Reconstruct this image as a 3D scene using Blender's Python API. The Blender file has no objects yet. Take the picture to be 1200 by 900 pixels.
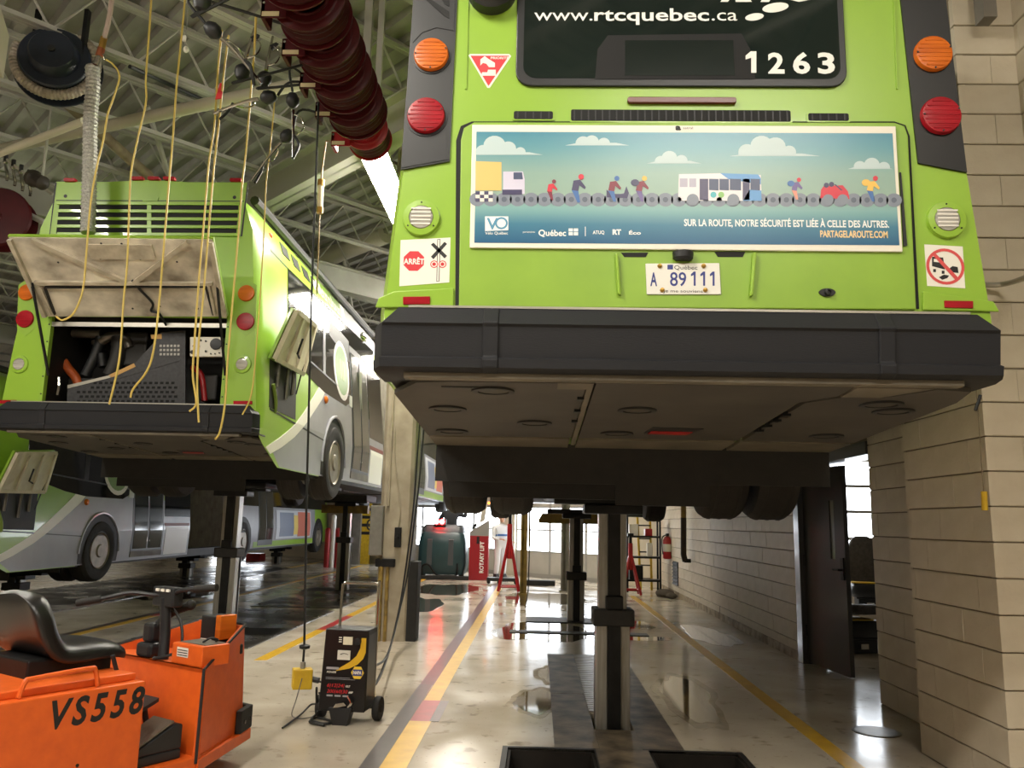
import bpy, bmesh, math, random
from mathutils import Vector, Matrix
random.seed(7)
C = bpy.context.scene.collection
SC = bpy.context.scene
# ------------------------------------------------------------------ camera
F, H, ROLL, VX, VY = 950.0, 1.45, 0.022, 630.0, 613.0     # focal length and vanishing point, 1200x900 frame
_x, _y = VX - 600, 450 - VY
_a = _x*math.cos(ROLL) - _y*math.sin(ROLL); _b = _x*math.sin(ROLL) + _y*math.cos(ROLL)
YAW = math.asin(_a/math.sqrt(_a*_a + _b*_b + F*F)); PITCH = math.atan(-_b/F)
cam_d = bpy.data.cameras.new('camera'); cam = bpy.data.objects.new('camera', cam_d); C.objects.link(cam)
cam_d.sensor_width = 36.0; cam_d.lens = F/1200*36.0; cam_d.clip_end = 200
cam.matrix_world = Matrix.Translation((0, 0, H)) @ (Matrix.Rotation(YAW, 4, 'Z') @ Matrix.Rotation(math.pi/2 + PITCH, 4, 'X') @ Matrix.Rotation(ROLL, 4, 'Z'))
SC.camera = cam
# ------------------------------------------------------------------ world, exposure
w = bpy.data.worlds.new('overcast'); SC.world = w; w.use_nodes = True
w.node_tree.nodes['Background'].inputs[0].default_value = (0.80, 0.90, 1.0, 1)
w.node_tree.nodes['Background'].inputs[1].default_value = 1.5
SC.view_settings.view_transform = 'Standard'; SC.view_settings.look = 'None'
SC.view_settings.gamma = 1.0; SC.view_settings.use_curve_mapping = False
SC.view_settings.exposure = 0.75
LAMP_N, SKY_E = 60.0, 5.0                     # strip lights, daylight panes

def ray(px, py):
    x, y, z = px - 600, 450 - py, F
    x, y = x*math.cos(ROLL) - y*math.sin(ROLL), x*math.sin(ROLL) + y*math.cos(ROLL)
    fy = z*math.cos(PITCH) - y*math.sin(PITCH); fz = z*math.sin(PITCH) + y*math.cos(PITCH)
    c, s = math.cos(YAW), math.sin(YAW)
    return Vector((x*c - fy*s, x*s + fy*c, fz))
def P(px, py, X=None, Y=None, Z=None):
    """the point of a wall, floor or height plane that a pixel of the photograph shows"""
    d = ray(px, py)
    t = X/d.x if X is not None else Y/d.y if Y is not None else (Z - H)/d.z
    return Vector((0, 0, H)) + d*t

# ------------------------------------------------------------------ materials
def lin(c):
    return tuple(((v/255)/12.92 if v/255 <= .04045 else ((v/255 + .055)/1.055)**2.4) for v in c) + (1,)
MATS = {}
def mat(name, col, rough=.5, metal=0, col2=None, scale=4, var=.5, bump=0, bscale=60, coat=0, emit=0, ecol=None, stretch=None, alpha=None, rvar=0, detail=6, spec=None):
    if name in MATS: return MATS[name]
    m = bpy.data.materials.new(name); m.use_nodes = True; MATS[name] = m
    nt = m.node_tree; b = nt.nodes['Principled BSDF']
    b.inputs['Base Color'].default_value = lin(col); b.inputs['Roughness'].default_value = rough; b.inputs['Metallic'].default_value = metal
    if spec is not None: b.inputs['Specular IOR Level'].default_value = spec
    if coat: b.inputs['Coat Weight'].default_value = coat; b.inputs['Coat Roughness'].default_value = .06
    if emit:
        b.inputs['Emission Color'].default_value = lin(ecol or col); b.inputs['Emission Strength'].default_value = emit
    if alpha is not None: b.inputs['Alpha'].default_value = alpha
    if col2 or bump or rvar:
        tc = nt.nodes.new('ShaderNodeTexCoord'); src = tc.outputs['Object']
        if stretch:
            mp = nt.nodes.new('ShaderNodeMapping'); mp.inputs['Scale'].default_value = stretch
            nt.links.new(src, mp.inputs[0]); src = mp.outputs[0]
    if col2 or rvar:
        n = nt.nodes.new('ShaderNodeTexNoise'); n.inputs['Scale'].default_value = scale; n.inputs['Detail'].default_value = detail
        nt.links.new(src, n.inputs['Vector'])
        r = nt.nodes.new('ShaderNodeValToRGB'); r.color_ramp.elements[0].position = .5 - var/2; r.color_ramp.elements[1].position = .5 + var/2
        nt.links.new(n.outputs['Fac'], r.inputs[0])
        r.color_ramp.elements[0].color = lin(col2 or col); r.color_ramp.elements[1].color = lin(col)
        if col2: nt.links.new(r.outputs[0], b.inputs['Base Color'])
        if rvar:
            mr = nt.nodes.new('ShaderNodeMapRange'); mr.inputs[1].default_value = .35; mr.inputs[2].default_value = .65
            mr.inputs[3].default_value = max(.02, rough - rvar); mr.inputs[4].default_value = rough + rvar
            nt.links.new(n.outputs['Fac'], mr.inputs[0]); nt.links.new(mr.outputs[0], b.inputs['Roughness'])
    if bump:
        n2 = nt.nodes.new('ShaderNodeTexNoise'); n2.inputs['Scale'].default_value = bscale; n2.inputs['Detail'].default_value = 4
        nt.links.new(src, n2.inputs['Vector'])
        bp = nt.nodes.new('ShaderNodeBump'); bp.inputs['Strength'].default_value = bump; bp.inputs['Distance'].default_value = .01
        nt.links.new(n2.outputs['Fac'], bp.inputs['Height']); nt.links.new(bp.outputs[0], b.inputs['Normal'])
    return m
GREEN = mat('bus_green', (143, 182, 58), .32, col2=(138, 176, 56), scale=2, coat=.5)
GREEN_D = mat('bus_green_grimy', (141, 178, 60), .38, col2=(130, 166, 56), scale=5, var=.5)
WHITE = mat('bus_white', (232, 228, 218), .35, coat=.3)
GREYP = mat('bus_grey', (150, 150, 156), .35, col2=(136, 136, 143), scale=3, coat=.3)
BLACKG = mat('black_glass', (14, 16, 17), .06, coat=.4)
BLACKP = mat('black_plastic', (34, 35, 38), .45, col2=(26, 27, 30), scale=8, bump=.1, bscale=200)
BLACKT = mat('black_trim', (22, 22, 24), .4)
VOID = mat('black_mesh', (16, 16, 17), .75)
RUBBER = mat('rubber', (26, 25, 24), .75, col2=(36, 34, 32), scale=12, bump=.2, bscale=90)
TIRE = mat('tire', (32, 30, 29), .8, col2=(46, 42, 38), scale=9, bump=.3, bscale=70)
BUMPER = mat('bumper_grey', (33, 34, 38), .55, col2=(40, 40, 43), scale=3, spec=.25, bump=.15, bscale=160, stretch=(.3, 2, 2))
UNDER = mat('underbody_panel', (78, 73, 66), .65, col2=(56, 52, 47), scale=3, var=.6, bump=.1, bscale=12)
UNDER2 = mat('underbody_light', (112, 104, 90), .6, col2=(84, 77, 66), scale=5)
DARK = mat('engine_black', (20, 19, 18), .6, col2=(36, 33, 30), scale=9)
STEEL = mat('steel_bare', (172, 170, 164), .34, .35, col2=(134, 130, 122), scale=5, stretch=(8, 8, .6))
STEELD = mat('steel_dark', (40, 40, 41), .45, .6, col2=(24, 24, 24), scale=8)
CHROME = mat('chrome', (205, 203, 198), .12, 1)
ALU = mat('aluminium', (188, 184, 174), .35, .8)
AMBER = mat('amber_lens', (214, 112, 34), .25, col2=(176, 84, 22), scale=30, stretch=(.15, .1, 1), spec=.3)
REDL = mat('red_lens', (172, 30, 42), .25, col2=(128, 14, 26), scale=30, stretch=(.15, .1, 1), spec=.3)
CLEARL = mat('clear_lens', (206, 202, 192), .2, col2=(120, 118, 112), scale=30, stretch=(.1, .1, 1.4), coat=.5)
REDP = mat('red_paint', (176, 30, 34), .4, col2=(150, 24, 28), scale=6)
YELP = mat('yellow_paint', (222, 186, 40), .5, col2=(190, 150, 30), scale=12)
ORANGE = mat('orange_paint', (222, 98, 30), .42, col2=(206, 86, 26), scale=16, bump=.08, bscale=50)
SEATV = mat('black_vinyl', (26, 25, 25), .32, bump=.15, bscale=260)
STICKER = mat('sticker_white', (228, 224, 214), .5)
INK = mat('ink_black', (22, 22, 24), .5)
INKRED = mat('ink_red', (204, 42, 50), .45)
INKBLUE = mat('ink_blue', (48, 58, 128), .5)
GLASSW = mat('lettering_white', (236, 234, 228), .45)
BLOCKM = mat('painted_block', (212, 201, 181), .6, col2=(196, 183, 161), scale=5, var=.5, bump=.25, bscale=45)
MORTAR = mat('mortar', (128, 116, 98), .85)
CONC = mat('painted_concrete', (176, 165, 144), .6, col2=(134, 122, 102), scale=4, var=.5, bump=.2, bscale=30)
STRUC = mat('ceiling_paint', (158, 156, 150), .6, col2=(134, 131, 124), scale=2)
STRUC2 = mat('joist_paint', (176, 173, 165), .55)
CORD = mat('yellow_air_hose', (206, 180, 92), .45)
BLACKC = mat('black_cord', (20, 20, 20), .5)
REEL = mat('reel_maroon', (78, 14, 20), .42, col2=(62, 10, 15), scale=5, spec=.25)
BRASS = mat('brass', (186, 148, 74), .3, .9)
WALLP = mat('wall_paint', (206, 196, 176), .6, col2=(190, 178, 156), scale=1.2)

# ------------------------------------------------------------------ mesh builder
class MB:
    def __init__(s): s.bm = bmesh.new()
    def face(s, pts):
        try: return s.bm.faces.new([s.bm.verts.new(Vector(p)) for p in pts])
        except ValueError: return None
    def box(s, x0, x1, y0, y1, z0, z1):
        return s.prism([(x0, y0, z0), (x1, y0, z0), (x1, y1, z0), (x0, y1, z0)], (0, 0, z1 - z0))
    def obox(s, c, u, v, w_):
        c, u, v, w_ = Vector(c), Vector(u), Vector(v), Vector(w_)
        return s.prism([c - u - v - w_, c + u - v - w_, c + u + v - w_, c - u + v - w_], w_*2)
    def prism(s, pts, vec):
        vec = Vector(vec); a = [s.bm.verts.new(Vector(p)) for p in pts]; b = [s.bm.verts.new(Vector(p) + vec) for p in pts]
        n = len(a)
        s.bm.faces.new(list(reversed(a))); s.bm.faces.new(b)
        for i in range(n): s.bm.faces.new([a[i], a[(i+1) % n], b[(i+1) % n], b[i]])
        return s
    def loft(s, rings, cap=True):
        vs = [[s.bm.verts.new(Vector(p)) for p in r] for r in rings]; n = len(vs[0])
        for a, b in zip(vs, vs[1:]):
            for i in range(n): s.bm.faces.new([a[i], a[(i+1) % n], b[(i+1) % n], b[i]])
        if cap:
            s.bm.faces.new(list(reversed(vs[0]))); s.bm.faces.new(vs[-1])
        return s
    def tube(s, pts, r, n=8, r_end=None):
        pts = [Vector(p) for p in pts]; rings = []; up = None
        for i, p in enumerate(pts):
            t = (pts[min(i+1, len(pts)-1)] - pts[max(i-1, 0)]).normalized()
            if up is None: up = Vector((0, 0, 1)) if abs(t.z) < .9 else Vector((1, 0, 0))
            u = t.cross(up).normalized(); v = u.cross(t).normalized(); up = v
            rr = r if r_end is None else r + (r_end - r)*i/(len(pts)-1)
            rings.append([p + (u*math.cos(2*math.pi*k/n) + v*math.sin(2*math.pi*k/n))*rr for k in range(n)])
        return s.loft(rings)
    def ring(s, o, r0, r1, n=32, t=.0006):
        o = Vector(o); k = lambda r, y: [o + Vector((r*math.cos(2*math.pi*i/n), y, r*math.sin(2*math.pi*i/n))) for i in range(n)]
        return s.loft([k(r0, 0), k(r0, -t), k(r1, -t), k(r1, 0), k(r0, 0)], cap=False)
    def cyl(s, a, b, r, n=16, r2=None): return s.tube([a, b], r, n, r2)
    def lathe(s, o, axis, prof, n=24):
        o = Vector(o); t = Vector(axis).normalized(); up = Vector((0, 0, 1)) if abs(t.z) < .9 else Vector((1, 0, 0))
        u = t.cross(up).normalized(); v = u.cross(t)
        return s.loft([[o + t*h + (u*math.cos(2*math.pi*k/n) + v*math.sin(2*math.pi*k/n))*max(r, .0005) for k in range(n)] for r, h in prof])
    def ball(s, c, r, n=12):
        k = [(math.sin(math.pi*i/8)*(r if not isinstance(r, tuple) else 1), -math.cos(math.pi*i/8)*(r if not isinstance(r, tuple) else 1)) for i in range(9)]
        if not isinstance(r, tuple): return s.lathe(c, (0, 0, 1), k, n)
        c = Vector(c)
        return s.loft([[c + Vector((math.cos(2*math.pi*j/n)*q*r[0], math.sin(2*math.pi*j/n)*q*r[1], h*r[2])) for j in range(n)] for q, h in [(max(a, .001), b) for a, b in k]])
ROOT = {}
def mk(name, m, material, parent, smooth=False, bevel=0, local=False, fixn=True):
    bm = m.bm
    if fixn: bmesh.ops.recalc_face_normals(bm, faces=bm.faces)
    if parent is not None and not local: bmesh.ops.transform(bm, matrix=ROOT[parent.name].inverted(), verts=bm.verts)
    me = bpy.data.meshes.new(name); bm.to_mesh(me); bm.free()
    me.materials.append(material)
    if smooth:
        me.shade_smooth(); me.set_sharp_from_angle(angle=math.radians(38))
    o = bpy.data.objects.new(name, me); C.objects.link(o)
    if parent is not None:
        o.parent = parent; ROOT[o.name] = ROOT[parent.name]
    else: ROOT[o.name] = Matrix.Identity(4)
    if bevel:
        b = o.modifiers.new('bevel', 'BEVEL'); b.width = bevel; b.segments = 2; b.limit_method = 'ANGLE'
    return o
def tag(o, label, cat, group=None, kind=None):
    if label: o['label'] = label
    if cat: o['category'] = cat
    if group: o['group'] = group
    if kind: o['kind'] = kind
    return o
def thing(name, label, cat, loc=(0, 0, 0), rotz=0, group=None):
    o = bpy.data.objects.new(name, None); C.objects.link(o); o.empty_display_size = .1
    o.location = loc; o.rotation_euler = (0, 0, rotz)
    ROOT[o.name] = Matrix.Translation(Vector(loc)) @ Matrix.Rotation(rotz, 4, 'Z')
    return tag(o, label, cat, group)
def struct(name, m, material, smooth=False, bevel=0, label=None):
    o = mk(name, m, material, None, smooth, bevel); o['kind'] = 'structure'
    if label: o['label'] = label
    return o
def copy_tree(o, parent=None):
    c = o.copy(); C.objects.link(c); c.parent = parent
    for ch in o.children: copy_tree(ch, c)
    return c
def dup(o, loc, rotz=0, label=None, group=None):
    c = copy_tree(o); c.location = loc; c.rotation_euler = (0, 0, rotz)
    if label: c['label'] = label
    if group: c['group'] = group
    return c
def txt(name, s, material, parent, org, right, up, height, width=None, bold=0, align='L', depth=.0006, shear=0, local=False, space=1):
    """flat lettering: origin = baseline left (or centre), height = cap height"""
    cu = bpy.data.curves.new('t', 'FONT'); cu.body = s; cu.size = 1; cu.offset = bold; cu.shear = shear; cu.space_character = space; cu.resolution_u = 3
    o = bpy.data.objects.new('t', cu); C.objects.link(o); bpy.context.view_layer.update()
    me = bpy.data.meshes.new_from_object(o.evaluated_get(bpy.context.evaluated_depsgraph_get()))
    bpy.data.objects.remove(o); bm = bmesh.new(); bm.from_mesh(me); bpy.data.meshes.remove(me); bpy.data.curves.remove(cu)
    xs = [v.co.x for v in bm.verts]; x0, x1 = min(xs), max(xs)
    sy = height/.70; sx = sy if width is None else width/(x1 - x0)
    right, up = Vector(right).normalized(), Vector(up).normalized(); nrm = right.cross(up)
    for v in bm.verts:
        x = (v.co.x - (x0 if align == 'L' else (x0 + x1)/2))*sx
        v.co = Vector(org) + right*x + up*(v.co.y*sy) + nrm*depth
    m = MB(); m.bm.free(); m.bm = bm
    return mk(name, m, material, parent, local=local, fixn=False)
def circle(c, u, v, r, n=24, a0=0, a1=2*math.pi, r2=None):
    c, u, v = Vector(c), Vector(u), Vector(v)
    return [c + u*r*math.cos(a0 + (a1-a0)*k/n) + v*(r2 or r)*math.sin(a0 + (a1-a0)*k/n) for k in range(n)]
def rrect(x0, x1, z0, z1, r, n=5):
    out = []
    for cx, cz, a in ((x1-r, z0+r, -90), (x1-r, z1-r, 0), (x0+r, z1-r, 90), (x0+r, z0+r, 180)):
        for k in range(n+1):
            t = math.radians(a + 90*k/n); out.append((cx + r*math.cos(t), cz + r*math.sin(t)))
    return out
UX, UY, UZ = Vector((1, 0, 0)), Vector((0, 1, 0)), Vector((0, 0, 1))
def smooth_path(pts, k=6):
    pts = [Vector(p) for p in pts]; out = []
    for i in range(len(pts)-1):
        p0, p1, p2, p3 = pts[max(i-1, 0)], pts[i], pts[i+1], pts[min(i+2, len(pts)-1)]
        for j in range(k):
            t = j/k
            out.append(.5*((2*p1) + (p2-p0)*t + (2*p0-5*p1+4*p2-p3)*t*t + (3*p1-p0-3*p2+p3)*t**3))
    return out + [pts[-1]]
# ================================================================== SETTING
WX = 2.95                                     # plane of the block wall beside the lift bay
# ---- floor: sealed concrete with sunken lift pits
FLOOR = mat('floor_concrete', (210, 199, 181), .17, col2=(180, 168, 150), scale=1.3, var=.55, rvar=.08, bump=.03, bscale=6, detail=9)
_nt = FLOOR.node_tree; _b = _nt.nodes['Principled BSDF']; _src = _b.inputs['Base Color'].links[0].from_socket; _tc = [n for n in _nt.nodes if n.type == 'TEX_COORD'][0]
for _sc, _lo, _hi, _c in ((.55, .52, .70, (150, 136, 116)), (5.5, .60, .70, (126, 112, 94)), (28, .66, .72, (110, 98, 82))):     # tyre grime, drips and specks
    _n = _nt.nodes.new('ShaderNodeTexNoise'); _n.inputs['Scale'].default_value = _sc; _n.inputs['Detail'].default_value = 7; _nt.links.new(_tc.outputs['Object'], _n.inputs['Vector'])
    _r = _nt.nodes.new('ShaderNodeMapRange'); _r.inputs[1].default_value = _lo; _r.inputs[2].default_value = _hi; _r.inputs[4].default_value = .7; _nt.links.new(_n.outputs['Fac'], _r.inputs[0])
    _m = _nt.nodes.new('ShaderNodeMix'); _m.data_type = 'RGBA'; _nt.links.new(_r.outputs[0], _m.inputs['Factor']); _nt.links.new(_src, _m.inputs['A']); _m.inputs['B'].default_value = lin(_c); _src = _m.outputs['Result']
_nt.links.new(_src, _b.inputs['Base Color'])
def floor_grid(x0, x1, y0, y1, holes, depth):
    m = MB(); xs = sorted({x0, x1, *[h[0] for h in holes], *[h[1] for h in holes]}); ys = sorted({y0, y1, *[h[2] for h in holes], *[h[3] for h in holes]})
    vs = {}
    def V(x, y):
        if (x, y) not in vs: vs[(x, y)] = m.bm.verts.new((x, y, 0))
        return vs[(x, y)]
    for a, b in zip(xs, xs[1:]):
        for c, d in zip(ys, ys[1:]):
            if any(h[0] <= a and b <= h[1] and h[2] <= c and d <= h[3] for h in holes): continue
            m.bm.faces.new([V(a, c), V(b, c), V(b, d), V(a, d)])
    for h in holes:
        q = [(h[0], h[2]), (h[1], h[2]), (h[1], h[3]), (h[0], h[3])]
        for i in range(4):
            a, b = q[i], q[(i+1) % 4]
            m.face([(a[0], a[1], 0), (a[0], a[1], -depth), (b[0], b[1], -depth), (b[0], b[1], 0)])
        m.face([(x, y, -depth) for x, y in q])
    return m
HOLES = [(-.17, .39, 4.95, 5.60), (.745, 1.32, 4.95, 5.62), (.43, .715, 6.15, 6.67)]
m = floor_grid(-18.2, 9.0, -9, 40, HOLES, .35)
floor = struct('floor', m, FLOOR, label='glossy beige sealed concrete workshop floor with sunken lift pits')
# painted bay lines
LINEY = mat('line_yellow', (224, 180, 44), .32, col2=(200, 154, 40), scale=7)
LINEK = mat('line_black', (62, 56, 56), .3, col2=(84, 72, 70), scale=5)
LINEM = mat('line_maroon', (96, 54, 60), .3, col2=(78, 50, 58), scale=5)
LINER = mat('line_red', (178, 44, 46), .32, col2=(150, 44, 44), scale=8)
def strip(name, x0, x1, y0, y1, material, z=.002):
    m = MB(); m.box(x0, x1, y0, y1, -.004, z); return mk(name, m, material, floor)
strip('yellow_line', -.915, -.755, 2.5, 6.25, LINEY); strip('yellow_line', -.905, -.775, 6.95, 19.5, LINEY)
strip('black_line', -1.035, -.917, 2.5, 7.6, LINEK); strip('maroon_line', -1.03, -.907, 7.6, 19.5, LINEM)
strip('red_line_marker', -.913, -.77, 6.25, 6.95, LINER); strip('black_line_marker', -.768, -.70, 6.25, 6.95, LINEK)
strip('yellow_line', 1.925, 2.05, 2.5, 17.5, LINEY)
strip('yellow_line', -2.89, -2.76, 8.6, 11.0, LINEY); strip('red_line_marker', -2.885, -2.765, 11.0, 12.6, LINER); strip('yellow_line', -2.885, -2.765, 12.6, 22, LINEY)
strip('yellow_line', -5.62, -5.49, 8, 12.0, LINEY); strip('red_line_marker', -5.62, -5.49, 12.0, 13.3, LINER); strip('yellow_line', -5.62, -5.49, 13.3, 26, LINEY)
strip('black_line', -5.74, -5.622, 8, 26, LINEK)
strip('yellow_line', -7.35, -7.2, 9, 28, LINEY)
# wet patches
PUD = mat('puddle_water', (78, 66, 50), .04, col2=(108, 96, 78), scale=3, coat=1)
FOAM = mat('wet_floor_film', (176, 164, 146), .05, col2=(150, 138, 120), scale=14)
def blob(cx, cy, rx, ry, z, seed, n=40, jag=.22):
    r = random.Random(seed); ph = [r.uniform(0, 6.28) for _ in range(5)]
    out = []
    for k in range(n):
        t = 2*math.pi*k/n; q = 1 + jag*(math.sin(2*t+ph[0])*.5 + math.sin(3*t+ph[1])*.4 + math.sin(5*t+ph[2])*.3 + math.sin(9*t+ph[3])*.25)
        out.append((cx + rx*q*math.cos(t), cy + ry*q*math.sin(t), z))
    return out
for i, (cx, cy, rx, ry) in enumerate([(.0, 7.05, .17, .42), (.18, 8.3, .13, .5), (1.32, 7.4, .2, .9), (.1, 11.5, .6, 1.2), (.1, 16.2, .7, 1.6), (1.4, 12.5, .35, .5), (1.3, 11.0, .55, .18), (-2.2, 14.5, .5, 1.6), (-1.9, 18.0, .6, 1.6), (-6.6, 15.5, .5, 1.6), (2.35, 11.5, .3, 1.0)]):
    if i < 3:
        m = MB(); m.prism(blob(cx, cy, rx*1.32, ry*1.2, -.002, i), (0, 0, .0035)); o = mk('puddle_rim', m, FOAM, floor); o['kind'] = 'stuff'
    m = MB(); m.prism(blob(cx, cy, rx, ry, -.002, i), (0, 0, .0045)); o = mk('puddle', m, PUD, floor); o['kind'] = 'stuff'
# sunken drain bottoms and frames around the pits
PITM = mat('pit_iron', (46, 42, 38), .55, .3, col2=(28, 26, 24), scale=9)
for h in HOLES[:2]:
    m = MB()
    m.box(h[0]-.035, h[1]+.035, h[3], h[3]+.035, -.03, .008); m.box(h[0]-.035, h[0], h[2], h[3], -.03, .008); m.box(h[1], h[1]+.035, h[2], h[3], -.03, .008)
    mk('pit_frame', m, PITM, floor)
    m = MB(); m.box(h[0]+.02, h[1]-.02, h[2], h[3]-.02, -.30, -.20); mk('pit_tray', m, PITM, floor)
    LN = mat('pit_shade_lining', (40, 35, 30), .7, spec=.2, col2=(28, 25, 22), scale=8); m = MB(); m.box(h[0], h[1], h[3]-.02, h[3]+.002, -.34, -.004); m.box(h[0], h[0]+.02, h[2], h[3], -.34, -.004); m.box(h[1]-.02, h[1], h[2], h[3], -.34, -.004); mk('pit_shade_lining', m, LN, floor)  # dark lining added to darken the pit walls
m = MB(); m.lathe((2.50, 6.35, -.01), (0, 0, 1), [(.17, 0), (.17, .014), (.15, .016), (.0, .016)], 28); mk('manhole_cover', m, mat('cast_iron', (104, 92, 76), .35, .4, col2=(70, 62, 52), scale=12), floor)

# ---- block walls
def block_wall(o, runs, courses, axis, plane, out, seed, L=.4, Hc=.2, cap=290, gap=.0012, hg=.0042):
    """proud blocks in running bond; axis 'y' = along Y on plane X, 'x' = along X on plane Y; out = direction the face looks"""
    r = random.Random(seed); meshes = {}; n = 0
    for ci in courses:
        for a, b in runs:
            p = a - (L/2 if ci % 2 else 0)
            while p < b - .001:
                s, e = max(p, a), min(p + L, b); p += L
                if e - s < .03: continue
                k = round(e - s, 3); d = round(r.choice([.010, .0115, .013]), 4)
                if (k, d) not in meshes:
                    bm = bmesh.new(); q = MB(); q.bm.free(); q.bm = bm; c = .004
                    hx, hz = k/2 - gap/2, Hc/2 - hg
                    ring = lambda h1, h2, y: [(-h1, y, -h2), (h1, y, -h2), (h1, y, h2), (-h1, y, h2)]
                    q.loft([ring(hx, hz, -.03), ring(hx, hz, d - c), ring(hx - .0012, hz - c, d)])
                    bmesh.ops.recalc_face_normals(bm, faces=bm.faces)
                    me = bpy.data.meshes.new('block'); bm.to_mesh(me); bm.free(); me.materials.append(BLOCKM); meshes[(k, d)] = me
                if n >= cap: return
                b_ = bpy.data.objects.new('block', meshes[(k, d)]); C.objects.link(b_); b_.parent = o; n += 1
                mid = (s + e)/2; z = ci*Hc + Hc/2
                if axis == 'y':
                    b_.location = (plane, mid, z); b_.rotation_euler = (0, 0, math.pi/2 if out < 0 else -math.pi/2)
                else:
                    b_.location = (mid, plane, z); b_.rotation_euler = (0, 0, math.pi if out < 0 else 0)
CEILZ = 7.2
m = MB(); m.box(WX, WX+.2, 9.5, 20.0, 0, CEILZ); m.box(WX, WX+.2, 7.34, 9.5, 2.2, CEILZ)
wr = struct('wall_right', m, MORTAR, label='painted concrete block wall beside the lift bay with the dark doorway')
block_wall(wr, [(9.5, 19.9)], range(0, 11), 'y', WX, -1, 1)
m = MB(); m.box(WX, WX+.2, -9, 7.34, 0, CEILZ)
wr2 = struct('wall_right_near', m, MORTAR, label='painted block wall running past the pilaster')
block_wall(wr2, [(5.8, 7.34)], range(0, 14), 'y', WX, -1, 2); block_wall(wr2, [(2.7, 4.74)], range(0, 34), 'y', WX, -1, 3, cap=240)
PX0, PY0, PY1 = 2.57, 4.74, 5.8
m = MB(); m.box(PX0+.012, WX+.02, PY0+.012, PY1-.012, 0, CEILZ)
wp = struct('wall_pilaster', m, MORTAR, label='square block pilaster standing out from the wall')
block_wall(wp, [(PY0, PY1)], range(0, 22), 'y', PX0+.012, -1, 4, cap=120); block_wall(wp, [(PX0, WX)], range(0, 34), 'x', PY0+.012, -1, 5, L=.42, cap=120)
# base skirting of worn paint along the wall foot
m = MB(); m.box(WX-.02, WX+.01, 9.5, 19.9, 0, .10)
struct('baseboard_right', m, mat('scuffed_base', (120, 104, 84), .7, col2=(176, 160, 134), scale=6, var=.25), label='scuffed grey paint band along the foot of the block wall')
# ---- back wall runs diagonally with the roof structure
BA = Vector((-.73, .683, 0)).normalized(); BC = Vector((3.15, 19.55, 0)); BN = Vector((-BA.y, BA.x, 0))   # BN: towards the room is -?
if BN.y > 0: BN = -BN
def bw(s, z, d=0): return BC + BA*s + UZ*z + BN*d
DOORS = [(1.4, 5.2), (5.8, 10.6), (19.2, 24.0)]
m = MB(); DH = 3.9
prev = -.6
for a, b in DOORS + [(31.5, 31.5)]:
    m.prism([bw(prev, 0), bw(a, 0), bw(a, 0, -.25), bw(prev, 0, -.25)], (0, 0, CEILZ)); prev = b
for a, b in DOORS: m.prism([bw(a, DH), bw(b, DH), bw(b, DH, -.25), bw(a, DH, -.25)], (0, 0, CEILZ - DH))
struct('wall_back', m, WALLP, label='pale end wall set at an angle behind the bays')
PANE = mat('daylight_pane', (250, 252, 255), .2, emit=SKY_E, ecol=(240, 247, 255))
DOORP = mat('overhead_door_panel', (182, 176, 164), .5, col2=(166, 160, 148), scale=2)
FRAME = mat('overhead_door_frame', (150, 146, 138), .45)
n = 0
for a, b in DOORS:
    n += 1
    m = MB(); m.prism([bw(a, 0, -.08), bw(b, 0, -.08), bw(b, 0, -.14), bw(a, 0, -.14)], (0, 0, .1))
    d = struct('door_%d' % n, m, FRAME, label='sectional overhead door with rows of bright daylight panes')
    k = max(3, round((b - a)/1.2)); wv = (b - a)/k
    for row, (z0, z1) in enumerate([(.10, .66), (.70, 1.24), (1.28, 1.86), (1.90, 2.48), (2.52, 3.1), (3.14, 3.86)]):
        for j in range(k):
            s0, s1 = a + wv*j + .035, a + wv*(j+1) - .035; mm = MB()
            mm.prism([bw(s0, z0, -.09 if row in (0, 3, 4, 5) else -.10), bw(s1, z0, -.09 if row in (0, 3, 4, 5) else -.10), bw(s1, z0, -.13), bw(s0, z0, -.13)], (0, 0, z1 - z0))
            mk('door_panel' if row in (0, 3, 4, 5) else 'pane', mm, DOORP if row in (0, 3, 4, 5) else PANE, d)
        mm = MB(); mm.prism([bw(a, z1, -.085), bw(b, z1, -.085), bw(b, z1, -.14), bw(a, z1, -.14)], (0, 0, .04)); mk('door_rail', mm, FRAME, d)
    for j in range(k+1):
        s = a + wv*j; mm = MB(); mm.prism([bw(s-.035, .1, -.083), bw(s+.035, .1, -.083), bw(s+.035, .1, -.14), bw(s-.035, .1, -.14)], (0, 0, DH-.1)); mk('door_stile', mm, FRAME, d)
m = MB(); m.box(-18.4, -18.2, -9, 40, 0, CEILZ); struct('wall_left', m, WALLP, label='far side wall of the workshop')
m = MB(); m.box(-18.4, 9.2, -9.2, -9, 0, CEILZ); struct('wall_front', m, WALLP, label='wall closing the workshop opposite the bays')
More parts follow.
